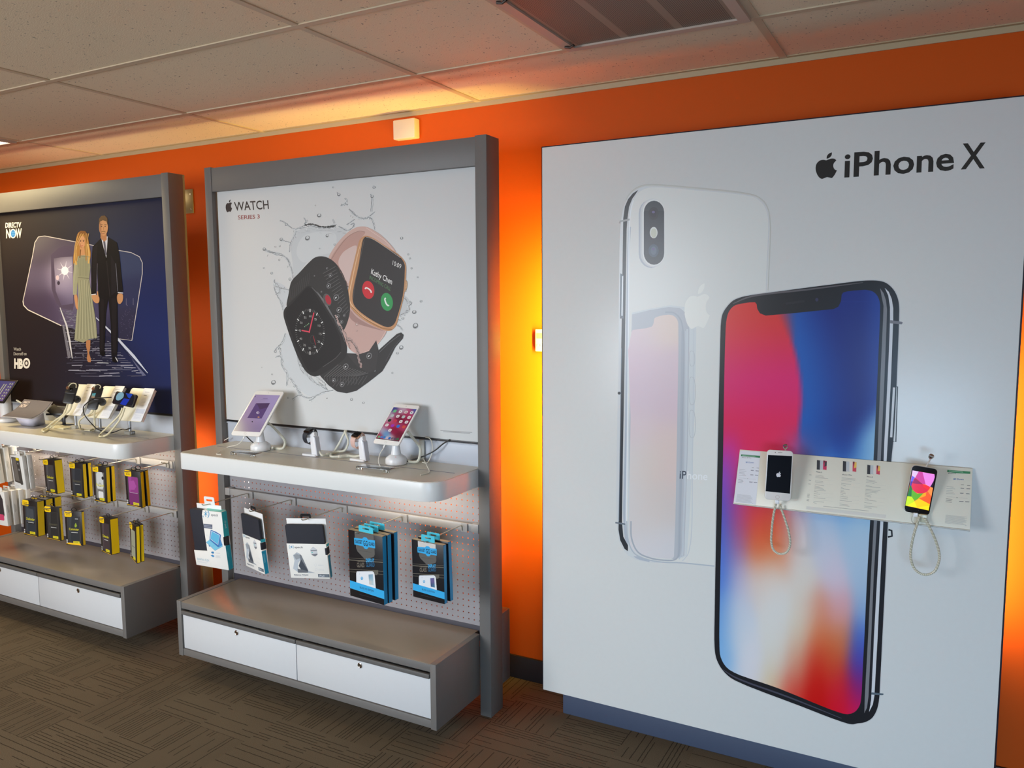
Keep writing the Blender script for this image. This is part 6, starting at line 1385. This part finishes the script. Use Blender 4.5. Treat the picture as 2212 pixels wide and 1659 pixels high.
for cx0, cy0, wx in ((744, 318, 110), (952, 340, 112), (1148, 356, 118)):
    for k, g in enumerate((0, 10, 20, 44, 54, 76, 86, 96, 106, 118, 128, 146, 160, 180, 208, 218)):
        A.line([(cx0-k*1.2, cy0+g), (cx0-k*1.2+wx*random.uniform(.2, 1), cy0+g+wx*.08)], 2.6, (166, 166, 162))
    for g in (34, 66, 138, 170, 196): A.line([(cx0-g*.08-4, cy0+g), (cx0-g*.08+wx*1.35, cy0+g+wx*.11)], 1, (206, 204, 196))
for y in (316, 358, 388, 470, 480, 492, 512, 522): A.line([(694-(y-316)*.1, y), (712-(y-316)*.1, y+2)], 3, (140, 140, 138))
A.line([(806, 566), (1166, 604)], 2.4, (140, 140, 138)); A.poly([(672, 566), (740, 574), (1306, 634), (1300, 662), (668, 590)], (216, 214, 206))
A.view(1850, 960, 7.628)
A.poly([(1498, 420), (1876, 448), (1876, 486), (1650, 474), (1495, 455)], (50, 128, 84)); A.lines(1524, 434, 1840, 454, 2, 12, (176, 208, 186), 4, .3); A.text('iPhone 8', (1510, 486), (1632, 490), (1512, 466), dk, .01)
A.text('$0 Down', (1598, 582), (1766, 590), (1600, 556), (70, 110, 170), .01)
A.lines(1722, 666, 1770, 668, 1, 1, dk, 7, 0); A.lines(1825, 676, 1875, 680, 1, 1, dk, 7, 0)
for y0, a in ((700, 0), (728, 30), (758, -14), (785, 4), (812, 26)): A.lines(1486-(y0-700)*.08, y0-4, 1598+a, y0+6, 1, 1, gr, 4.5, 0)
for (x, y) in ((1716, 720), (1814, 728), (1708, 802), (1806, 810)): A.lines(x, y-2, x+62, y+2, 2, 7, (84, 86, 104), 4.5, .15)
for (x, y) in ((1694, 936), (1792, 944)): A.lines(x, y-2, x+72, y+2, 2, 7, (84, 86, 104), 4.5, .15)
A.line([(1490, 860), (1630, 874)], 2, gr); A.line([(1680, 880), (1830, 890)], 2, gr); A.text('OR', (1640, 884), (1672, 886), (1641, 870), dk); A.lines(1476, 896, 1585, 908, 3, 25, (110, 110, 114), 5, .2, -3)
A.lines(1470, 1165, 1835, 1200, 11, 13, (160, 162, 166), 3.4, .2, -1.2); A.lines(1790, 1338, 1824, 1340, 1, 1, gr, 4)
A.build('printed_prices', PRINT, pl)
f1 = pose('phone', (-.4583, -.3287, 1.0728), (18.6, -5, 2), 'white phone with black screen and white fruit logo on the price plate', 'phone')
w, h = .0809, .1608
slab('body', w, h, .0075, .011, mat('phone_white', (232, 226, 220), .2), f1, .002)
A = Art(MW(f1), 'F', 0.0, (1570, 950, 7.628))
A.poly([(680, 250), (1076, 268), (1040, 888), (640, 848)], (14, 13, 19)); A.apple((815, 524), (893, 526), (815, 614), (226, 226, 230))
A.build('screen', printmat('dark_screen', .3, 0, 0, .03), f1)
A = Art(MW(f1), 'F', 0.0, (1570, 950, 7.628)); A.ell(834, 944, 33, 31, (196, 172, 160), 0, 28, None, .14); A.line([(842, 210), (915, 214)], 9, (130, 120, 118)); A.ell(799, 209, 8, 8, (70, 66, 66)); A.ell(880, 190, 4, 4, (150, 140, 140)); A.build('front_markings', PRINT, f1)
f2 = pose('phone', (-.0523, -.3022, 1.0619), (12.7, -2.1, 7.8), 'black phone with a lit rainbow geometric screen on the price plate', 'phone')
w, h = .0705, .1439
slab('body', w, h, .0075, .011, mat('phone_rim', (222, 222, 224), .25, .3), f2, .002)
bm = bmesh.new(); prism(bm, rrect(w-.0012, h-.0012, .0106, 8), -.0006, .0002, 'y'); fin(bm, 'glass', GLASSB, f2)
A = Art(MW(f2), 'F', -.0008, (1850, 960, 7.628))
A.poly([(925, 428), (1280, 490), (1262, 715), (1190, 1088), (806, 1008), (870, 700)], (236, 120, 60))
A.poly([(925, 428), (1025, 446), (960, 560), (912, 512)], (216, 186, 240)); A.poly([(1025, 446), (1090, 458), (1145, 660), (1090, 650), (965, 560)], (196, 60, 150)); A.poly([(1090, 458), (1285, 492), (1290, 540), (1268, 610), (1215, 700), (1140, 660)], (226, 130, 220)); A.poly([(1285, 492), (1300, 500), (1262, 715), (1215, 700), (1268, 610), (1290, 540)], (34, 14, 36))
A.poly([(912, 512), (965, 545), (930, 610), (892, 612)], (100, 90, 220)); A.poly([(892, 612), (930, 606), (910, 690), (880, 672)], (50, 40, 160))
A.poly([(880, 672), (912, 690), (930, 760), (905, 860), (838, 852)], (16, 112, 40)); A.poly([(912, 740), (1000, 810), (1110, 800), (1010, 900), (960, 930), (905, 860)], (90, 170, 30)); A.poly([(1110, 800), (1140, 790), (1150, 880), (1060, 890), (1010, 900)], (232, 160, 30))
A.poly([(1215, 700), (1262, 715), (1235, 860), (1165, 760)], (255, 140, 70)); A.poly([(1165, 760), (1235, 860), (1208, 985), (1030, 890), (1140, 850)], (236, 90, 40))
A.poly([(838, 852), (915, 865), (958, 940), (830, 1010), (806, 1008)], (190, 226, 10)); A.poly([(958, 940), (830, 1012), (1000, 1046), (960, 940)], (246, 236, 10)); A.poly([(1030, 892), (1208, 985), (1190, 1088), (1000, 1046), (958, 940)], (252, 200, 10))
A.poly(smoothpts([(965, 552), (1090, 650), (1210, 705), (1190, 750), (1130, 795), (1060, 808), (980, 790), (925, 740), (906, 680), (930, 610)], True, 5), (214, 34, 70)); A.poly([(965, 556), (1092, 655), (1000, 650), (920, 640)], (140, 30, 90)); A.poly([(1095, 656), (1205, 703), (1185, 750), (1100, 700)], (240, 40, 50))
A.poly([(1000, 1046), (1100, 1020), (1204, 1010), (1190, 1088)], (250, 220, 20))
A.build('screen', printmat('bright_screen', .12, 0, 1.0), f2)
A = Art(MW(f2), 'F', -.0008, (1850, 960, 7.628)); A.ell(790, 1052, 7, 9, (226, 226, 226)); A.ell(800, 1078, 6, 7, (210, 210, 210)); A.ell(1022, 1086, 5, 5, (70, 66, 70)); A.build('front_markings', PRINT, f2)
# arms behind the phones with alarm sensors on top
def arm(px, py, y, ang, label, stem):
    q = ony(px, py, y); t = empty('alarm_sensor', q, None, label, 'alarm sensor', 'chrome alarm sensors above the panel phones')
    bm = bmesh.new(); lathe(bm, [(.004, -.005), (.0065, -.004), (.0078, .003), (.0070, .0055), (.005, .0045)], 20); o = fin(bm, 'head', CHROME, t); o.rotation_euler = [math.radians(a) for a in ang]
    bm = bmesh.new(); e = Vector(ony(*stem, y+.012))-Vector(q); tube(bm, [(0, .002, -.004), tuple(e)], .0022, 8); fin(bm, 'stem', mat('stem_cream', (206, 196, 186), .4), t)
arm(1696.5, 965, -.30, (35, 5, 0), 'chrome alarm sensor above the white panel phone', (1697, 974)); arm(2011, 986.5, -.30, (35, 25, 0), 'chrome alarm sensor above the rainbow panel phone', (2001, 1008))
for x, lab in ((-.4583, 'grey mount joining the white phone to the price plate'), (-.0523, 'grey mount joining the rainbow phone to the price plate')):
    bm = bmesh.new(); tube(bm, [(0, -.292 if x > -.2 else -.318, 1.06), (0, -.2655, 1.055)], .012, 16); o = fin(bm, 'phone_mount', mat('mount_clear', (196, 196, 190), .3), None, (x, 0, 0)); tag(o, lab, 'mount', 'mounts behind the panel phones')
b8 = crop(1560, 940, 3.687)
def tether(pts, y0, label):
    P_ = [ony(*b8(*p), y0+dy) for p, dy in pts]
    t = cable('tether_cable', P_, .0036, mat('tether_sleeve', (186, 182, 160), .3), label, 'cable', 'braided tethers of the panel phones')
    bm = bmesh.new(); fine = smoothpts(P_, False, 26); m = len(fine); out = []
    for i, p in enumerate(fine):
        tt = Vector(fine[min(i+1, m-1)])-Vector(fine[max(i-1, 0)]); tt.normalize(); n1 = tt.cross(Vector((0, 1, 0))).normalized(); n2 = n1.cross(tt)
        q = i*.95; out.append(tuple(Vector(p)+(n1*math.cos(q)+n2*math.sin(q))*.0034))
    tube(bm, out, .0009, 5); o = fin(bm, 'braid', mat('braid_white', (238, 236, 222), .4)); o.parent = t
tether([((428, 545), 0), ((408, 640), 0), ((394, 760), 0), ((392, 860), 0), ((410, 915), 0), ((445, 942), 0), ((485, 945), 0), ((520, 925), 0), ((540, 870), 0), ((532, 780), 0), ((500, 670), 0), ((460, 560), 0)], -.315, 'braided cream tether loop hanging under the white panel phone')
tether([((1572, 650), 0), ((1530, 780), 0), ((1505, 900), 0), ((1502, 980), 0), ((1530, 1060), 0), ((1575, 1100), 0), ((1630, 1112), 0), ((1690, 1085), 0), ((1725, 1010), 0), ((1728, 940), 0), ((1700, 840), 0), ((1650, 730), 0), ((1612, 665), 0)], -.318, 'larger braided cream tether loop hanging under the rainbow panel phone')
for (cr_, lab) in (((438, 532), 'white plug under the white panel phone'), ((1540, 634), 'white plug under the rainbow panel phone')):
    q = ony(*b8(*cr_), -.322 if cr_[0] < 900 else -.312)
    o = bx('cable_plug', (-.006, .006), (-.003, .003), (-.006, .006), WPL, None, .001, q); tag(o, lab, 'plug', 'plugs under the panel phones')
q = [ony(*b8(*p), -.306) for p in ((1515, 640), (1510, 680), (1530, 705), (1560, 700))]
cable('thin_wire', q, .0007, mat('wire_grey', (140, 140, 140), .4), 'hair-thin grey wire curling beside the rainbow panel phone plug', 'wire')
bxm = bx('cable_clip', (-.011, .011), (-.006, .006), (-.012, .012), mat('clip_clear', (196, 194, 170), .25), None, .002, ony(*b8(1600, 660), -.306)); tag(bxm, 'milky clip where the rainbow phone tether loop meets', 'clip')
